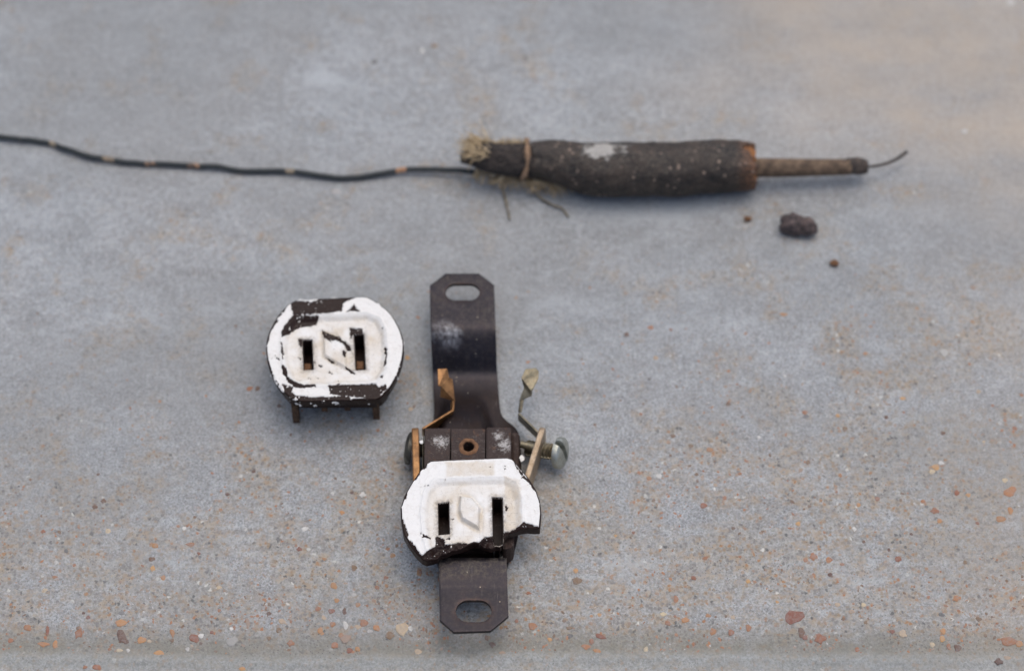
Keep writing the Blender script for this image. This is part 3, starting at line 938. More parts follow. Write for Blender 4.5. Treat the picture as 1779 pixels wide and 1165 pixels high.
# ---- loose half outlet, left
ZL = 14.5
LO = root('outlet_half', P(583, 650, 0), 'loose round outlet half with peeling white paint, standing apart left of the metal strap', 'outlet')
OUT_L = z1([(345, 172), (430, 164), (560, 156), (700, 151), (840, 147), (895, 163), (960, 205), (1030, 262), (1082, 340), (1116, 420), (1130, 505), (1120, 600), (1087, 700),
            (1042, 790), (1000, 836), (940, 882), (840, 888), (740, 892), (540, 898), (400, 900), (335, 888), (280, 850), (212, 770), (162, 670), (136, 560), (136, 480), (156, 400), (202, 310), (262, 232)])
REC_L = z1([(330, 292), (450, 285), (620, 280), (860, 268), (950, 300), (1000, 400), (1010, 540), (1000, 680), (940, 760), (800, 775), (640, 785), (400, 790), (310, 745), (265, 640), (250, 520), (262, 400)])
BARE_L = [z1(p) for p in [
    [(305, 195), (340, 176), (430, 180), (455, 188), (520, 163), (640, 155), (775, 150), (690, 200), (682, 250), (620, 265), (560, 270), (450, 280), (330, 285), (315, 240)],
    [(245, 448), (243, 400), (285, 335), (325, 283), (400, 280), (522, 288), (500, 342), (430, 345), (370, 360), (305, 400)],
    [(715, 257), (770, 205), (808, 252)],
    [(236, 475), (257, 490), (264, 560), (252, 605), (240, 540)],
    [(248, 635), (285, 680), (292, 725), (345, 755), (400, 780), (492, 768), (498, 802), (360, 808), (298, 772), (255, 700)],
    [(583, 792), (640, 780), (672, 757), (664, 785), (760, 785), (930, 778), (950, 795), (995, 780), (1010, 810), (970, 850), (940, 884), (740, 870), (590, 850)],
    [(345, 862), (520, 872), (740, 862), (745, 905), (540, 915), (380, 915)],
    [(245, 775), (330, 800), (320, 830), (350, 870), (330, 895), (270, 850)],
    [(538, 378), (600, 398), (665, 432), (742, 485), (752, 528), (720, 522), (690, 480), (640, 452), (600, 468), (550, 442)],
    [(735, 355), (780, 362), (832, 362), (838, 418), (770, 410), (742, 432)],
    [(708, 645), (738, 655), (785, 692), (740, 692)],
    [(985, 505), (1006, 508), (1012, 575), (1000, 640), (985, 655), (993, 575)],
    [(685, 525), (705, 530), (705, 575), (688, 570)],
    [(330, 170), (250, 250), (185, 345), (146, 420), (132, 500), (158, 455), (176, 390), (218, 318), (205, 300), (245, 278), (305, 195)],
    [(365, 430), (395, 440), (398, 520), (378, 500)], [(360, 570), (385, 575), (380, 590)],
    [(560, 570), (640, 618), (636, 624), (565, 580)],
]]
shellL, RL, thL, cL = socket_face(
    LO, OUT_L, (580, 605), ZL, 2.3, REC_L,
    [z1([(395, 448), (466, 443), (476, 660), (404, 664)]), z1([(766, 404), (840, 402), (854, 660), (780, 666)])],
    z1([(548, 400), (615, 420), (700, 490), (712, 650), (640, 610), (558, 560)]), BARE_L, 20, wall_paint=-0.05, grime_bias=0.22, wall_free=True)


def inner_body(parent, ol_px, zt_outline, centre_px, shrink, z0, z1_, name='moulded_base', mat=M_BAKE, clip=None):
    c = P(*centre_px, zt_outline)[:2]
    ol = np.array([P(x, y, zt_outline)[:2] for x, y in ol_px])
    d = ol - c
    q = c + d * shrink
    if clip is not None:
        q[:, 1] = np.clip(q[:, 1], c[1] - clip, c[1] + clip)
    V, F = prism_geo([tuple(p) for p in q], z0, z1_)
    del F[1]                                   # open towards the shell: the slots reach down into it
    return mesh_obj(name, V, F, mat, parent, smooth=False)


inner_body(LO, OUT_L, ZL, (580, 605), 0.90, 6.2, ZL - 2.35, clip=12.3)


def prong(parent, px, py_foot, wmm, dmm, ztop, name, mat):
    p = P(px, py_foot, 0)
    V, F = box_geo((p[0] - wmm / 2, p[1], 0.02), (p[0] + wmm / 2, p[1] + dmm, ztop))
    return mesh_obj(name, V, F, mat, parent, smooth=False, bevel=0.18)


for px, py, wm in ((515, 735, 1.7), (654, 729, 1.7)):
    prong(LO, px, py, wm, 2.6, 9.0, 'foot_prong', M_PRONG)
for px, py, wm in ((516, 628, 1.7), (652, 626, 1.7)):
    prong(LO, px, py, wm, 2.6, 9.0, 'foot_prong', M_PRONG)
pL = P(583, 700, 7)
for px, wm, zb in ((564, 1.5, 3.4), (604, 1.6, 3.8)):
    p = P(px, 716, 3.5)
    V, F = box_geo((p[0] - wm / 2, p[1] + 0.2, zb), (p[0] + wm / 2, p[1] + 2.4, 7.0))
    mesh_obj('contact_tab', V, F, M_PRONG, LO, smooth=False, bevel=0.15)
p0, p1 = P(548, 716, 4), P(632, 712, 4)
V, F = box_geo((p0[0], p0[1] + 1.2, 4.6), (p1[0], p1[1] + 6, 6.4))
mesh_obj('contact_bridge', V, F, M_BAKER, LO, smooth=False, bevel=0.2)
for px, py in ((535, 612), (626, 608)):                       # spring contacts seen down the slots
    p = P(px, py, 12)
    V, F = box_geo((p[0] - 0.9, p[1] - 5.0, 7.3), (p[0] + 0.9, p[1] - 2.6, 11.0))
    mesh_obj('spring_contact', V, F, M_RUST, LO, smooth=False, bevel=0.2)

# ---- the long strap with the broken half still on it
DO = root('duplex_outlet', P(815, 880, 0), 'broken duplex outlet on dark metal mounting strap with ears, brass contacts and one white face', 'outlet')
ZE, ZLO = 9.5, 1.6        # ear level and low level of the strap


def build_strap():
    TH = 1.1
    xc_t = lambda py, z: None
    # edges of the strap, followed along its length: (py, z, left px, right px)
    prof = [(556, ZE, 747.5, 860.5), (568, ZE - 0.1, 748, 861), (580, ZE - 0.8, 748.5, 861.5), (596, ZE - 2.2, 749, 862), (616, 5.4, 750, 862.5), (634, 3.4, 751, 863),
            (646, 2.1, 752, 863.5), (656, 1.7, 752.5, 864.5), (680, ZLO, 753, 866), (705, ZLO, 754, 868), (722, ZLO, 754, 871), (734, ZLO, 752, 884), (742, ZLO, 748, 896), (756, ZLO, 742, 903),
            (780, ZLO, 738, 905), (850, ZLO, 736, 907), (930, ZLO, 740, 900), (958, ZLO, 752, 893), (972, ZLO, 758, 885)]
    # bottom ear bends up steeply, away from the viewer, then runs flat towards him
    yb = P(820, 966, ZE)[1]
    parts_attr = {}
    NC = 33
    xsN = np.linspace(0, 1, NC)

    def ear(pyb_edge, px_l, px_r, py_end, chamfer_px, hole, z, tip_dir, mid=None):
        """flat ear with slotted hole; returns verts, faces and indices of the straight edge that joins the ribbon"""
        e0, e1 = P(px_l, pyb_edge, z), P(px_r, pyb_edge, z)
        base = [e0 + (e1 - e0) * t for t in xsN]
        (lx, ly), (clx, cly), (crx, cry), (rx, ry) = chamfer_px
        L = P(lx, ly, z); C1 = P(clx, cly, z); C2 = P(crx, cry, z); Rr = P(rx, ry, z)

        def seg(a, b, k):
            return [a + (b - a) * (i / k) for i in range(1, k + 1)]
        outer = list(base) + seg(base[-1], Rr, 14) + seg(Rr, C2, 8) + seg(C2, C1, 18) + seg(C1, L, 8) + seg(L, base[0], 14)[:-1]
        hx, hy, hw, hh = hole                                     # centre and half sizes in px
        hc = P(hx, hy, z)
        sx = np.linalg.norm(P(hx + hw, hy, z) - hc)
        sy = abs((P(hx, hy + hh, z) - hc)[1])
        inner = []
        for q in outer:
            d = (q - hc)[:2]
            a = math.atan2(d[1], d[0])
            ca, sa = math.cos(a), math.sin(a)
            # stadium: half width sx, half height sy
            fl = sx - sy
            best = None
            t = sy / max(abs(sa), 1e-6)
            if abs(t * ca) <= fl:
                best = t
            else:
                s_ = 1 if ca > 0 else -1
                bq = fl * s_ * ca
                best = bq + math.sqrt(max(bq * bq - (fl * fl - sy * sy), 0))
            inner.append(np.array([hc[0] + best * ca, hc[1] + best * sa, z]))
        n = len(outer)
        K = 5
        V, F = [], []
        for k in range(K + 1):
            for o_, i_ in zip(outer, inner):
                V.append(o_ + (i_ - o_) * (k / K))
        for k in range(K):
            for i in range(n):
                j = (i + 1) % n
                F.append((k * n + i, k * n + j, (k + 1) * n + j, (k + 1) * n + i))
        return V, F

    # ribbon
    rows = []
    for py, z, l, r in prof:
        rows.append([P(l + (r - l) * t, py, z) for t in xsN])
    # lower rise and bottom ear's first (dusty) stretch
    eL, eR = 762, 880
    for dz, dy in ((1.9, 1.1), (3.5, 0.7), (6.5, 0.35), (8.6, 0.15), (ZE - 0.12, -0.1)):
        a, b = P(eL, 966, ZE), P(eR, 966, ZE)
        rows.append([np.array([a[0] + (b[0] - a[0]) * t, yb + dy, dz]) for t in xsN])
    for py, z in ((968, ZE + 0.05), (985, ZE), (1003, ZE - 0.25), (1018, ZE - 0.7)):
        kx = (py - 966) / 52
        rows.append([P(762 + 0.8 * kx + (880 + 1.5 * kx - 762 - 0.8 * kx) * t, py, z) for t in xsN])
    # refine rows
    fine = []
    for i in range(len(rows) - 1):
        a, b = np.array(rows[i]), np.array(rows[i + 1])
        k = max(1, int(np.ceil(np.linalg.norm((b - a)[NC // 2]) / 0.9)))
        for t in range(k):
            fine.append(a + (b - a) * (t / k))
    fine.append(np.array(rows[-1]))
    G = np.array(fine)
    # smooth bends a little, keep the ends
    for _ in range(2):
        G[1:-1] = 0.25 * G[:-2] + 0.5 * G[1:-1] + 0.25 * G[2:]
    # raised tongue that climbs to the centre plate, with filleted flanks
    y_a, y_b = P(815, 672, 2)[1], P(815, 738, 8)[1]
    xm = P(806, 720, 4)[0]
    X, Y = G[..., 0], G[..., 1]
    rise = sstep(y_a, y_b, Y) * sstep(P(815, 960, 2)[1], P(815, 935, 2)[1], Y)
    flank = 1 - sstep(2.6, 6.4, np.abs(X - xm) - 2.2 * sstep(y_a - 4, y_b - 3, Y))
    low = (Y < P(815, 650, 2)[1]) & (Y > P(815, 800, 9)[1])
    G[..., 2] += np.where(low, rise * flank * 5.2, 0)
    V = list(G.reshape(-1, 3))
    F = [tuple(f) for f in grid_faces(G.shape[0], NC)]
    Ve, Fe = ear(556, 747.5, 860.5, 475, ((746.5, 496), (774, 475), (832, 475), (858.5, 495)), (803.5, 507, 29.5, 14.5), ZE, 1)
    o = len(V)
    V += Ve
    F += [tuple(i + o for i in f) for f in Fe]
    Ve, Fe = ear(1018, 762.8, 881.5, 1097, ((764, 1076), (788, 1097), (852, 1095), (883.5, 1069)), (823, 1061, 31, 19), ZE - 0.7, -1)
    o = len(V)
    V += Ve
    F += [tuple(i + o for i in f) for f in Fe]
    bm = bmesh.new()
    bv = [bm.verts.new(v) for v in V]
    for f in F:
        try:
            bm.faces.new([bv[i] for i in f])
        except ValueError:
            pass
    bmesh.ops.remove_doubles(bm, verts=bm.verts, dist=0.03)
    bmesh.ops.recalc_face_normals(bm, faces=bm.faces)
    bm.faces.ensure_lookup_table()
    # make normals point up on the ears
    up = sum(f.normal.z * f.calc_area() for f in bm.faces)
    if up < 0:
        bmesh.ops.reverse_faces(bm, faces=bm.faces)
    bm.verts.index_update()
    V = np.array([v.co[:] for v in bm.verts])
    F = [tuple(v.index for v in f.verts) for f in bm.faces]
    bm.free()
    y = V[:, 1]
    brown = sstep(P(815, 640, 3)[1], P(815, 700, 2)[1], y) * sstep(P(815, 980, 2)[1], P(815, 955, 2)[1], y)
    dust = 0.18 * sstep(P(815, 600, 7)[1], P(815, 540, ZE)[1], y) + 0.22
    dust = dust + 1.0 * sstep(P(815, 1008, ZE)[1], P(815, 990, ZE)[1], y) * sstep(P(815, 930, ZE)[1], P(815, 960, ZE)[1], y)
    dust = dust * (1 - 0.85 * brown)
    c = P(775, 585, 8.5)
    d = np.hypot((V[:, 0] - c[0]) / 2.9, (V[:, 1] - c[1]) / 2.9)
    smear = np.clip(1.6 - 1.25 * d + 1.1 * fbm(V * 0.45, 3, 3), 0, 1)
    rusty = np.zeros(len(V))
    for hx, hy, hz, a_, b_ in ((803.5, 507, ZE, 4.3, 2.6), (823, 1061, ZE - 0.7, 4.4, 3.2)):
        q = P(hx, hy, hz)
        dd = np.hypot((V[:, 0] - q[0]) / a_, (V[:, 1] - q[1]) / b_)
        rusty = np.maximum(rusty, 0.75 * np.clip(1.25 - dd, 0, 1) + 0.12 * fbm(V * 0.6, 71, 3))
    mesh_obj('mounting_strap', V, F, M_STEEL, DO, attrs={'rusty': np.clip(rusty, 0, 1), 'brown': brown, 'dust': np.clip(dust, 0, 1), 'smear': smear}, thick=TH, offset=-1, bevel=0.16, sharp=None)


build_strap()

# centre blocks and plate with the screw hole
ZB = 11.0


def block(name, x0, x1, y0, y1, zlo, zhi, mat, smear=0.0, sub=14, bevel=0.3, label=None):
    a, b = P(x0, y1, zhi), P(x1, y0, zhi)
    bm = bmesh.new()
    V, F = box_geo((a[0], a[1], zlo), (b[0], b[1], zhi))
    o = mesh_obj(name, V, F, mat, DO, smooth=False, bevel=bevel, label=label, attrs={'smear': [smear] * 8})
    return o


block('side_block', 736, 782.3, 743, 830, 2.2, ZB, M_BLOCK, 0.55, bevel=0.25)
block('side_block', 843.8, 888, 741, 830, 2.2, ZB, M_BLOCK, 0.95, bevel=0.45)
block('base_flange', 886, 903, 748, 850, 2.7, 7.6, M_BAKER, bevel=1.0)


def centre_plate():
    a, b = P(783.4, 830, ZB), P(842.8, 744, ZB)
    hc = P(814, 775, ZB)
    n = 64
    outer, inner = [], []
    for k in range(n):
        th = 2 * math.pi * k / n
        ca, sa = math.cos(th), math.sin(th)
        tx = ((b[0] if ca > 0 else a[0]) - hc[0]) / ca if abs(ca) > 1e-9 else 1e9
        ty = ((b[1] if sa > 0 else a[1]) - hc[1]) / sa if abs(sa) > 1e-9 else 1e9
        t = min(tx, ty)
        outer.append((hc[0] + t * ca, hc[1] + t * sa))
        inner.append((hc[0] + 1.42 * ca, hc[1] + 1.42 * sa))
    V, F = [], []
    zt = ZB - 0.15
    # outer skirt, top, hole wall
    for ring, z in ((outer, 3.0), (outer, zt), (None, zt), (inner, zt - 0.10), (inner, 3.2)):
        for k in range(n):
            if ring is None:
                ca, sa = math.cos(2 * math.pi * k / n), math.sin(2 * math.pi * k / n)
                V.append((hc[0] + 2.7 * ca, hc[1] + 2.7 * sa, z))
            else:
                V.append((ring[k][0], ring[k][1], z))
    F = [tuple(f) for f in grid_faces(5, n, True)]
    # corners
    mesh_obj('centre_plate', V, F, M_BLOCK, DO, smooth=False, attrs={'smear': [0.12] * len(V)})
    # rusty eyelet ring
    prof = [(1.40, -0.35), (1.40, 0.10), (1.5, 0.2), (1.9, 0.20), (2.25, 0.12), (2.45, -0.05)]
    V = []
    for r, z in prof:
        for k in range(48):
            th = 2 * math.pi * k / 48
            rr = r * (1 + 0.035 * math.sin(3 * th + r) + 0.03 * math.sin(7 * th))
            V.append((hc[0] + rr * math.cos(th), hc[1] + rr * math.sin(th), zt + z))
    mesh_obj('hole_eyelet', V, grid_faces(len(prof), 48, True), M_RUST, DO)
    V, F = prism_geo([(hc[0] + 1.5 * math.cos(t * 0.2618), hc[1] + 1.5 * math.sin(t * 0.2618)) for t in range(24)], 3.0, 3.6)
    mesh_obj('hole_floor', V, F, M_DARK, DO, smooth=False)


centre_plate()
# thin pale edge plate along the left block
a, b = P(733.6, 830, ZB), P(735.6, 745, ZB)
V, F = box_geo((a[0], a[1], 2.0), (b[0], b[1], ZB + 0.25))
mesh_obj('edge_plate', V, F, M_BRASS, DO, smooth=False, bevel=0.08)

# hollow moulded base under the broken face
ZR = 14.2


def base_shell():
    pts = []
    fx = lambda px, py, z: P(px, py, z)[:2]
    zt = 9.6
    # right wall with rounded front corner
    outer = [fx(893, 830, zt), fx(893.5, 930, zt)]
    cr = fx(893.5, 938, zt)
    cf = fx(880, 953, zt)
    outer += [cr, fx(892, 946, zt), fx(887, 951, zt), cf]
    inner = [fx(874, 953, zt), fx(874, 830, zt)]
    A = prism_geo([tuple(p) for p in outer + inner], 2.4, zt)
    # left wall
    B = prism_geo([tuple(fx(*q, zt)) for q in ((742, 830), (757, 830), (757, 944), (750, 940), (742, 928))], 2.4, zt)
    # floor and partition
    C = prism_geo([tuple(fx(*q, zt)) for q in ((757.5, 830), (873.5, 830), (873.5, 938), (757.5, 938))], 2.5, 4.0)
    V, F = merge([A, B, C])
    mesh_obj('moulded_base', V, F, M_BAKER, DO, smooth=False, bevel=0.3)


base_shell()

OUT_R = z2([(278, 118), (300, 104), (400, 97), (520, 93), (640, 88), (760, 85), (790, 92), (806, 108), (840, 150), (890, 210), (930, 275), (953, 340), (961, 420), (953, 500),
            (925, 503), (880, 498), (840, 504), (800, 514), (762, 527), (742, 545), (736, 588), (715, 602), (690, 598), (660, 612), (630, 600), (590, 588), (560, 584), (520, 598), (480, 614), (430, 626), (395, 642), (356, 652),
            (345, 672), (312, 686), (278, 694), (250, 682), (222, 656), (178, 597), (142, 540), (126, 450), (122, 385), (145, 310), (190, 230), (240, 160)])
REC_R = z2([(330, 222), (420, 215), (560, 210), (740, 205), (805, 235), (838, 330), (842, 420), (842, 600), (700, 680), (300, 680), (268, 560), (252, 420), (272, 290)])
BARE_R = [z2(p) for p in [
    [(110, 600), (165, 575), (195, 585), (215, 620), (250, 665), (285, 640), (330, 592), (330, 548), (355, 545), (382, 565), (386, 592), (440, 588), (500, 580), (545, 594), (600, 572), (620, 545), (668, 545), (705, 535),
     (740, 522), (800, 500), (835, 488), (858, 463), (880, 478), (915, 482), (945, 494), (975, 500), (975, 560), (700, 720), (300, 790), (150, 700)],
    [(244, 535), (268, 545), (320, 550), (300, 565), (258, 562)],
    [(798, 112), (850, 178), (905, 238), (945, 290), (920, 290), (885, 230), (850, 208), (815, 150)],
    [(280, 118), (215, 195), (160, 270), (140, 335), (158, 330), (165, 270), (215, 205), (240, 180), (245, 160), (280, 145)],
    [(115, 440), (140, 450), (150, 500), (168, 545), (160, 580), (130, 560)],
    [(742, 365), (755, 360), (766, 375), (755, 395), (742, 390)],
]]
socket_face(
    DO, OUT_R, (812, 868), ZR, 3.0, REC_R,
    [z2([(345, 350), (411, 341), (415, 530), (349, 536)]), z2([(667, 312), (730, 316), (736, 604), (690, 618), (672, 560)])],
    z2([(480, 312), (540, 322), (592, 382), (587, 502), (490, 446), (474, 400)]), BARE_R, 60,
    fracture=BARE_R[0], wall_paint=-0.4, grime_bias=0.10, recess=0.7, rim_noise=0.06,
    dirt_px=[z2([(392, 112), (684, 108), (684, 190), (395, 200)]), z2([(740, 200), (835, 220), (840, 470), (760, 500)])], smooth_outline=False, open_slots={1: (2, 3)}, emboss=1.0)


# vertical terminal plates
def plate(pa, pb, z0, z1_, t, mat, name, label=None, round_far=2.0):
    """vertical plate standing between ground-plan points pa (far) and pb (near)"""
    pa, pb = np.array(pa[:2]), np.array(pb[:2])
    L = np.linalg.norm(pb - pa)
    u = (pb - pa) / L
    nrm = np.array([-u[1], u[0]])
    prof = []
    for k in range(7):
        a = math.pi / 2 * k / 6
        prof.append((round_far * (1 - math.cos(math.pi / 2 - a)), z1_ - round_far * (1 - math.sin(math.pi / 2 - a)) if False else z1_ - round_far + round_far * math.sin(a)))
    prof = [(round_far - round_far * math.cos(math.pi / 2 * k / 6), z1_ - round_far + round_far * math.sin(math.pi / 2 * k / 6)) for k in range(7)]
    prof += [(L, z1_), (L, z0), (0, z0)]
    n = len(prof)
    V = []
    for sgn in (-1, 1):
        for s_, z in prof:
            q = pa + u * s_ + nrm * sgn * t / 2
            V.append((q[0], q[1], z))
    F = [tuple(range(n)), tuple(range(2 * n - 1, n - 1, -1))]
    for k in range(n):
        j = (k + 1) % n
        F.append((k, k + n, j + n, j))
    bm = bmesh.new()
    bv = [bm.verts.new(v) for v in V]
    for f in F:
        bm.faces.new([bv[i] for i in f])
    bmesh.ops.recalc_face_normals(bm, faces=bm.faces)
    bm.verts.index_update()
    F = [tuple(v.index for v in f.verts) for f in bm.faces]
    bm.free()
    return mesh_obj(name, V, F, mat, DO, smooth=False, bevel=0.3, label=label)


TPL = plate(P(721, 738, 11.5), P(723.5, 836, 11.5), 2.0, 11.6, 1.75, M_COPPER, 'terminal_plate', 'orange-brown copper terminal plate')
TPR = plate(P(944, 737, 11), P(913, 836, 11), 2.0, 11.0, 1.5, M_PLATE, 'terminal_plate', 'pale brass terminal plate leaning outwards')


def leaf(name, pts, t, mat, parent, label=None):
    V = [P(x, y, z) for x, y, z in pts[0]]
    F = []
    allV = []
    for poly in pts:
        o = len(allV)
        allV += [P(x, y, z) for x, y, z in poly]
        F.append(tuple(range(o, o + len(poly))))
    bm = bmesh.new()
    bv = [bm.verts.new(v) for v in allV]
    for f in F:
        bm.faces.new([bv[i] for i in f])
    bmesh.ops.remove_doubles(bm, verts=bm.verts, dist=0.12)
    bmesh.ops.recalc_face_normals(bm, faces=bm.faces)
    bm.verts.index_update()
    V = [v.co[:] for v in bm.verts]
    F = [tuple(v.index for v in f.verts) for f in bm.faces]
    bm.free()
    return mesh_obj(name, V, F, mat, parent, smooth=False, thick=t, offset=0, bevel=0.12, label=label)


# left clip (copper): upper leaf, folded leaf, neck, strip back to the plate
leaf('contact_clip', [
    [(760.5, 641, 11.0), (777, 640.5, 11.0), (780, 655, 11.2), (766, 671, 10.4), (761.5, 671, 10.0)],
    [(780, 655, 11.2), (786.5, 659, 10.6), (788, 695, 7.6), (764.5, 689, 7.2), (766, 671, 10.4)],
    [(788, 695, 7.6), (787, 712, 7.6), (785, 718, 4.5), (784, 700, 4.5)],
    [(787, 712, 7.6), (734, 744, 8.6), (734, 757, 4.0), (785, 725, 3.2)],
], 0.55, M_COPPER, DO, 'copper contact clip bent upright')
leaf('contact_clip', [
    [(913, 641, 10.5), (931, 639, 10.8), (936.5, 645, 10.8), (935, 658, 10.4), (924, 679, 9.4), (906, 656, 9.8)],
    [(906, 656, 9.8), (924, 679, 9.4), (923.5, 687, 8.6), (903.5, 696, 6.6), (911, 673, 8.2)],
    [(903.5, 696, 6.6), (910, 692, 7.0), (906, 716, 6.4), (900.5, 716, 5.8)],
    [(901, 717, 6.6), (936, 751, 8.4), (936, 763, 4.2), (901, 729, 2.4)],
], 0.5, M_BRASS, DO, 'greenish silver contact clip bent upright')


# screws
def screw(parent, centre, axis, r, thick, slot_ang, mat, shank=None, name='terminal_screw', label=None):
    ax = np.array(axis, float)
    ax /= np.linalg.norm(ax)
    a = np.cross(ax, [0, 0, 1.0])
    a /= np.linalg.norm(a)
    b = np.cross(ax, a)
    c = np.array(centre, float)
    NT, NR = 72, 22
    V = []
    sa, ca = math.sin(slot_ang), math.cos(slot_ang)
    for i in range(NR):
        s = (i + 0.02) / (NR - 1)
        for k in range(NT):
            th = 2 * math.pi * k / NT
            x, y = s * r * math.cos(th), s * r * math.sin(th)
            h = thick * (0.42 + 0.58 * math.sqrt(max(1 - (s * 0.98) ** 2.4, 0)))
            if abs(-sa * x + ca * y) < 0.7:
                h = min(h, thick * 0.15)
            V.append(c + a * x + b * y + ax * h)
    for z, k_ in ((0.05, 1.0), (0.0, 0.93), (0.0, 0.02)):
        for k in range(NT):
            th = 2 * math.pi * k / NT
            V.append(c + r * k_ * (a * math.cos(th) + b * math.sin(th)) + ax * z * thick)
    F = grid_faces(NR + 3, NT, True)
    head = mesh_obj(name, V, F[:, ::-1] if False else F, mat, parent, sharp=45, label=label)
    if shank:
        L, rs, pitch = shank
        prof = []
        z = -0.0
        while z > -L:
            prof += [(z, rs * 0.82), (z - pitch * 0.45, rs)]
            z -= pitch
        prof += [(-L, rs * 0.75), (-L, 0.02)]
        V = []
        for z, rr in prof:
            for k in range(32):
                th = 2 * math.pi * k / 32
                V.append(c + ax * (z - pitch * k / 32 * (z > -L + 0.6)) + rr * (a * math.cos(th) + b * math.sin(th)))
        mesh_obj('thread', V, grid_faces(len(prof), 32, True), M_BRASS if mat is M_NICKEL else M_DARKSCREW, head, sharp=50)
    return head


sc_c = P(968, 786, 5.2)
screw(DO, sc_c, (0.90, -0.31, 0.26), 4.0, 2.3, 1.45, M_NICKEL, shank=(8.0, 2.15, 0.85), label='shiny slotted terminal screw backed out of its plate')
screw(DO, P(716, 779, 5.6), (-0.98, 0.12, 0.1), 4.1, 1.9, 0.1, M_DARKSCREW, shank=(3.0, 1.9, 0.8), label='dark slotted terminal screw')
# little brass nub and white paint fleck between body and right plate
p = P(921, 775, 6)
V, F = tube_geo([P(905, 771, 6), P(916, 774, 6), P(930, 778, 6)], [0.9, 1.0, 1.5], 14)
mesh_obj('terminal_boss', V, F, M_BRASS, DO, sharp=50)


def paint_fleck(px, py, z, s, seed):
    r = random.Random(seed)
    c = P(px, py, z)
    n = 11
    pts = [(c[0] + s * (0.6 + 0.7 * r.random()) * math.cos(6.283 * k / n), c[1] + s * 1.2 * (0.6 + 0.7 * r.random()) * math.sin(6.283 * k / n)) for k in range(n)]
    V, F = prism_geo(pts, z - 0.1, z + 0.12)
    mesh_obj('paint_fleck', V, F, M_PAINT, DO, smooth=False, attrs={'grime': [0.3] * len(V)})


paint_fleck(907, 796, 7.75, 0.75, 4)
paint_fleck(732, 768, 11.3, 0.42, 5)

# ------------------------------------------------------------------ cable stub
CB = root('cable_stub', P(1110, 340, 0), 'frayed dark cable stub with pale core and long thin black wire trailing to the left', 'cable')
SCL = 1.0 / np.linalg.norm(P(1110, 293, 7) - P(1109, 293, 7))     # px per mm there


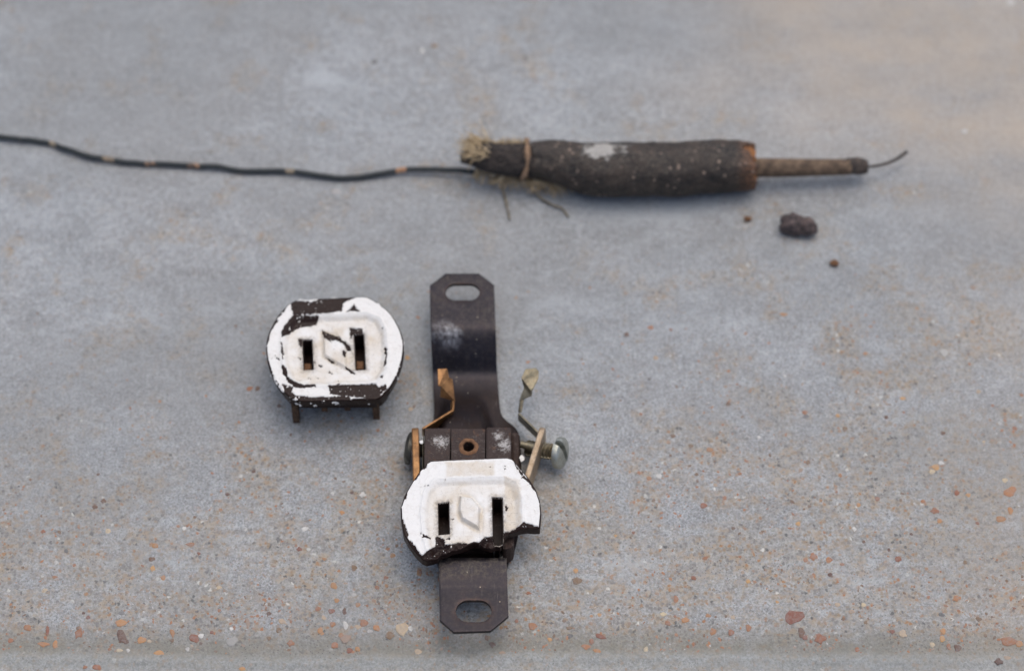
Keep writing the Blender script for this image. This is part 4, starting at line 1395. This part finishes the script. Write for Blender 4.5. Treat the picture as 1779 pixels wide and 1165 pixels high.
def sweep(name, st, mat, n=72, step=0.45, rough=0.05, seed=0, rag=None, zc=None, parent=None, flat=None, hollow=None, dustpatch=False):
    """st: stations (px, top py, bottom py); a roughly round body lying along x, resting on the ground"""
    st = np.array(st, float)
    rows = []
    xs_px = np.arange(st[0, 0], st[-1, 0] + 1e-6, step * SCL)
    cen, rads = [], []
    for x in xs_px:
        t_, b_ = np.interp(x, st[:, 0], st[:, 1]), np.interp(x, st[:, 0], st[:, 2])
        r = (b_ - t_) / 2 / SCL
        z = zc if zc is not None else max(r * 1.0, 0.5)
        if zc is None and st.shape[1] > 3:
            z = np.interp(x, st[:, 0], st[:, 3])
        cen.append(P(x, (t_ + b_) / 2, z))
        rads.append(r)
    cen = np.array(cen)
    rads = np.array(rads)
    k = np.ones(5) / 5
    if len(rads) > 12:
        rp = np.pad(rads, 2, mode='edge')
        rads = np.convolve(rp, k, 'valid')
    th = np.linspace(0, 2 * math.pi, n, endpoint=False)
    V = np.zeros((len(cen), n, 3))
    V[..., 0] = cen[:, None, 0]
    rr = rads[:, None] * np.ones(n)[None]
    q = np.stack([cen[:, None, 0] * np.ones(n)[None] * 0.16, np.cos(th)[None] * 1.4 * np.ones((len(cen), 1)), np.sin(th)[None] * 1.4 * np.ones((len(cen), 1))], -1)
    rr = rr * (1 + rough * fbm(q, seed, 4) + 0.35 * rough * fbm(q * np.array([6, 4, 4]), seed + 3, 3))
    V[..., 1] = cen[:, None, 1] + rr * np.cos(th)[None]
    V[..., 2] = cen[:, None, 2] + rr * np.sin(th)[None]
    V[..., 2] = np.maximum(V[..., 2], 0.15)
    if rag is not None:                                   # ragged ends: shift x of end rows
        lo, hi = rag
        x0, x1 = V[0, 0, 0], V[-1, 0, 0]
        t = (V[..., 0] - x0) / (x1 - x0)
        e0 = lo(th)[None] * (1 - t) ** 8
        e1 = hi(th)[None] * t ** 8
        V[..., 0] += e0 + e1
    rows = [V[i] for i in range(len(V))]
    c0, c1 = cen[0], cen[-1]
    if hollow:
        depth, k_ = hollow
        a = rows[-1].copy(); a[:, 1:] = c1[1:] + (a[:, 1:] - c1[1:]) * 0.93; a[:, 0] += 0.25
        b = rows[-1].copy(); b[:, 1:] = c1[1:] + (b[:, 1:] - c1[1:]) * k_
        d = b.copy(); d[:, 0] -= depth
        e = d.copy(); e[:, 1:] = c1[1:] + (d[:, 1:] - c1[1:]) * 0.05
        rows += [a, b, d, e]
    else:
        a = rows[-1].copy(); a[:, 1:] = c1[1:] + (a[:, 1:] - c1[1:]) * 0.8; a[:, 0] += 0.35
        e = a.copy(); e[:, 1:] = c1[1:] + (a[:, 1:] - c1[1:]) * 0.05
        rows += [a, e]
    f = rows[0].copy(); f[:, 1:] = c0[1:] + (f[:, 1:] - c0[1:]) * 0.8; f[:, 0] -= 0.3
    g = f.copy(); g[:, 1:] = c0[1:] + (f[:, 1:] - c0[1:]) * 0.05
    rows = [g, f] + rows
    V = np.array(rows).reshape(-1, 3)
    attrs = {}
    if dustpatch:
        pc = P(1046, 266, 12.3)
        d = np.hypot((V[:, 0] - pc[0]) / 7.5, (V[:, 1] - pc[1]) / 4.0) + 0.25 * np.sign(V[:, 0] - pc[0]) * 0
        attrs['patch'] = np.clip(1.2 - d + 0.35 * fbm(V * 0.3, 61, 3), 0, 1) * (V[:, 2] > 6)
        attrs['rusty'] = sstep(P(1270, 290, 7)[0], P(1306, 290, 7)[0], V[:, 0]) * 0.8
        attrs['dust'] = np.clip(0.35 + 0.8 * fbm(V * np.array([0.06, 0.12, 0.12]), 31, 3) + 0.25, 0, 1)
    return mesh_obj(name, V, grid_faces(len(rows), n, True), mat, parent or CB, attrs=attrs), cen, rads


def rag_hi(th):
    # sheath is torn back on its upper front shoulder, showing the lining
    return -2.3 * np.exp(-((np.angle(np.exp(1j * (th - 1.15)))) / 0.6) ** 2) + 0.5 * np.sin(3 * th + 1) + 0.45 * np.sin(9 * th) + 0.3 * np.sin(17 * th + 2)


def rag_lo(th):
    return 0.8 * np.sin(4 * th) + 0.5 * np.sin(9 * th + 1)


sheath, cen_s, rad_s = sweep('sheath', [(922, 246, 308, 8.0), (940, 244, 312, 8.0), (965, 243, 321, 7.8), (1000, 245, 334, 7.5), (1030, 247, 341, 7.3), (1100, 248, 343, 7.3), (1180, 247, 341, 7.3), (1240, 244, 338, 7.3),
                                        (1285, 244, 333, 7.0), (1309, 248, 329, 6.8)], M_SHEATH, n=96, rough=0.085, seed=3, rag=(rag_lo, rag_hi), hollow=(4.0, 0.74), dustpatch=True)
sweep('lining', [(1262, 251, 325, 7.0), (1290, 252, 324, 6.9), (1308, 256, 322, 6.8)], M_LINING, n=64, rough=0.05, seed=8, rag=(lambda t: 0 * t, lambda t: 0.7 * np.sin(5 * t) + 0.4 * np.sin(11 * t)), hollow=(3.5, 0.8), parent=sheath)
core, _, _ = sweep('core', [(1296, 274, 309, 7.0), (1330, 275, 308, 6.6), (1400, 276, 307, 6.0), (1478, 276, 304, 5.4)], M_CORE, n=40, rough=0.05, seed=14)
sweep('core_tip', [(1470, 276.5, 304, 5.4), (1484, 274, 304, 5.3), (1498, 275, 303, 5.2), (1507, 280, 300, 5.1)], M_CORETIP, n=40, rough=0.25, seed=17, parent=core)
jacket, _, _ = sweep('torn_jacket', [(818, 259, 282, 8.5), (828, 250, 291, 8.4), (845, 245, 299, 8.2), (880, 247, 305, 8.0), (905, 247, 309, 8.0), (930, 248, 309, 8.0)], M_CLOTH, n=72, rough=0.22, seed=22, rag=(lambda t: 1.6 * np.sin(3 * t) + 1.1 * np.sin(8 * t + 2), lambda t: 0 * t))
# twine round the neck
band = []
for k in range(40):
    th = 2 * math.pi * k / 40
    c = P(911, 278, 8.0)
    band.append(np.array([c[0] + 0.9 * math.sin(th) + 0.2 * math.sin(3 * th), c[1] + 5.05 * math.cos(th), c[2] + 5.05 * math.sin(th)]))
band.append(band[0])
V, F = tube_geo(band, [0.62 + 0.25 * math.sin(k * 0.7) for k in range(41)], 8, cap=False, seed=5, rough=0.6)
mesh_obj('twine_tie', V, F, M_TWINE, CB)

# fine conductor at the right end
tip = [P(x, y, z) for x, y, z in ((1500, 290, 5.2), (1518, 289, 5.0), (1540, 284, 4.6), (1558, 276, 4.2), (1575, 264, 4.0))]
V, F = tube_geo(catmull(tip, 6), [0.30 + 0.22 * i / 24 for i in range(25)], 8)
mesh_obj('conductor_tip', V, F, M_CORETIP, CB)

# long wire
wp = [(-140, 222), (-60, 231), (0, 238), (45, 243), (85, 249), (115, 259), (150, 270), (200, 279), (245, 284), (290, 286), (330, 288), (372, 289), (400, 294), (430, 297), (490, 297), (530, 301), (565, 306), (600, 309),
      (640, 305), (670, 300), (697, 296), (740, 294), (790, 296), (830, 299), (870, 296), (900, 290)]
zz = [0.9, 1.0, 1.3, 1.2, 1.0, 1.4, 1.5, 1.2, 1.0, 1.0, 1.1, 1.3, 1.0, 0.9, 1.0, 1.2, 1.0, 0.9, 1.0, 1.3, 1.5, 1.8, 2.0, 2.4, 3.5, 5.0]
path = catmull([P(x, y, z) for (x, y), z in zip(wp, zz)], 14)
path = [p + np.array([0, 0.10, 0.06]) * float(vnoise(np.array([p[0] * 0.35, 3.0]), 9)) for p in path]
V, F = tube_geo(path, 0.74, 10, seed=4, rough=0.08)
Va = np.array(V)
bare = np.zeros(len(Va))
tint = np.zeros(len(Va))
for px, half, amt, ti in ((88, 7, 0.8, 0.1), (188, 14, 0.6, 0.2), (262, 16, 0.48, 0.8), (337, 16, 0.52, 0.8), (505, 10, 0.65, 0.1), (697, 9, 1.2, 0.9), (760, 5, 0.4, 0.3), (30, 6, 0.4, 0.2)):
    xw = P(px, 285, 1)[0]
    g = np.exp(-((Va[:, 0] - xw) / (half / SCL)) ** 4) * amt
    bare = np.maximum(bare, g)
    tint = np.where(g > 0.2, ti, tint)
mesh_obj('wire', V, F, M_WIRE, CB, attrs={'bare': bare, 'tint': tint})

# frayed fibres: one uncountable tuft, plus the two long strands that can be told apart
rs = random.Random(12)


def fibre(p, d, L, r, curl):
    pts, rad = [], []
    p = np.array(p, float)
    d = np.array(d, float) / np.linalg.norm(d)
    n = 6
    for i in range(n):
        pts.append(p.copy())
        rad.append(r * (1 - 0.75 * i / (n - 1)))
        d = d + curl * np.array([rs.gauss(0, 1), rs.gauss(0, 1), rs.gauss(0, 1)])
        d /= np.linalg.norm(d)
        p = p + d * L / n
        p[2] = max(p[2], 0.3)
    return tube_geo(pts, rad, 5, cap=False)


geo = []
for k in range(260):                                       # tuft at the tip
    x = 818 + 34 * rs.random() ** 1.3
    c = P(x, rs.uniform(240, 276), rs.uniform(8, 13))
    geo.append(fibre(c, (-1.0, rs.gauss(0.25, 0.55), rs.gauss(0.15, 0.45)), 1.5 + 5.5 * rs.random() ** 1.6, rs.uniform(0.09, 0.26), 0.16))
for k in range(110):                                       # along the top edge
    x = rs.uniform(835, 915)
    c = P(x, 249, 11.0)
    geo.append(fibre(c, (rs.uniform(-1, 0.3), 0.8, 0.6), rs.uniform(1.0, 3.0), rs.uniform(0.08, 0.20), 0.35))
for k in range(220):                                       # underneath
    x = rs.uniform(830, 985)
    t = (x - 830) / 155
    c = P(x, 296 + 22 * t, 4.0)
    geo.append(fibre(c, (rs.uniform(-0.9, 0.5), -1.0, -0.7), rs.uniform(2.5, 6.0), rs.uniform(0.11, 0.28), 0.30))
V, F = merge(geo)
o = mesh_obj('frayed_fibres', V, F, M_FIBRE, CB)
o['kind'] = 'stuff'
for pts in ([(868, 312, 3.0), (875, 335, 1.4), (880, 355, 0.6), (886, 382, 0.5)], [(915, 318, 3.0), (942, 346, 0.8), (962, 357, 0.8), (976, 362, 0.6), (988, 378, 0.5)]):
    pp = catmull([P(*q) for q in pts], 5)
    V, F = tube_geo(pp, [0.38 - 0.16 * i / len(pp) for i in range(len(pp))], 7, seed=7, rough=0.5)
    mesh_obj('loose_strand', V, F, M_STRAND, CB)
for pts in ([(852, 318, 2.0), (862, 314, 3.0), (874, 306, 4.0), (882, 300, 5)], [(824, 308, 2.0), (828, 300, 3.5), (830, 292, 5)]):
    pp = catmull([P(*q) for q in pts], 5)
    V, F = tube_geo(pp, [0.55] * len(pp), 7, seed=8, rough=0.35)
    mesh_obj('fibre_bundle', V, F, M_FIBRE, CB)


# ------------------------------------------------------------------ loose stones
def stone(px, py, wpx, hpx, zmm, seed, label, mat=M_STONE, name='stone', crease=0.0, rot=0.0):
    p = P(px, py, zmm * 0.5)
    p[2] = 0
    z0 = float(ground_z(p[0], p[1]))
    base = np.array([p[0], p[1], z0])
    o = root(name, base, label, 'stone')
    bm = bmesh.new()
    bmesh.ops.create_icosphere(bm, subdivisions=4, radius=1.0)
    V = np.array([v.co[:] for v in bm.verts])
    F = [tuple(v.index for v in f.verts) for f in bm.faces]
    bm.free()
    d = 1 + 0.30 * fbm(V * 1.3, seed, 3) + 0.20 * fbm(V * 3.2, seed + 5, 4)
    # facets: cut by a few planes
    r = np.random.RandomState(seed)
    V = V * d[:, None]
    for _ in range(9):
        nrm = r.normal(size=3)
        nrm /= np.linalg.norm(nrm)
        t = V @ nrm - r.uniform(0.72, 0.95)
        V = V - np.where(t > 0, t * 0.85, 0)[:, None] * nrm
    if crease:
        V[:, 2] -= crease * np.exp(-((V[:, 0] - 0.22) / 0.14) ** 2) * (V[:, 2] > 0)
        V[:, 1] += crease * 0.5 * np.exp(-((V[:, 0] - 0.22) / 0.14) ** 2) * (V[:, 1] < 0)
    sx, sy = wpx / SCL / 2, hpx / SCL / 2
    a = math.radians(rot)
    X = V[:, 0] * sx * 1.12
    Y = V[:, 1] * sy * 1.05
    V = np.stack([X * math.cos(a) - Y * math.sin(a), X * math.sin(a) + Y * math.cos(a), np.maximum(V[:, 2] * zmm * 0.55 + zmm * 0.48, 0.02)], -1) + base
    mesh_obj('stone_body', V, F, mat, o, sharp=None)


stone(1388, 391, 62, 40, 5.6, 5, 'dark grey lump of stone on the concrete below the cable core', crease=0.30, rot=-10)
stone(1300, 380, 13, 10, 1.2, 8, 'tiny brown crumb on concrete left of the dark lump', mat=M_RUST, name='crumb')
stone(1450, 457, 14, 12, 1.4, 9, 'tiny brown crumb on concrete lower right of the dark lump', mat=M_RUST, name='crumb')

for o in list(bpy.data.objects):
    if '_o' in o:
        del o['_o']
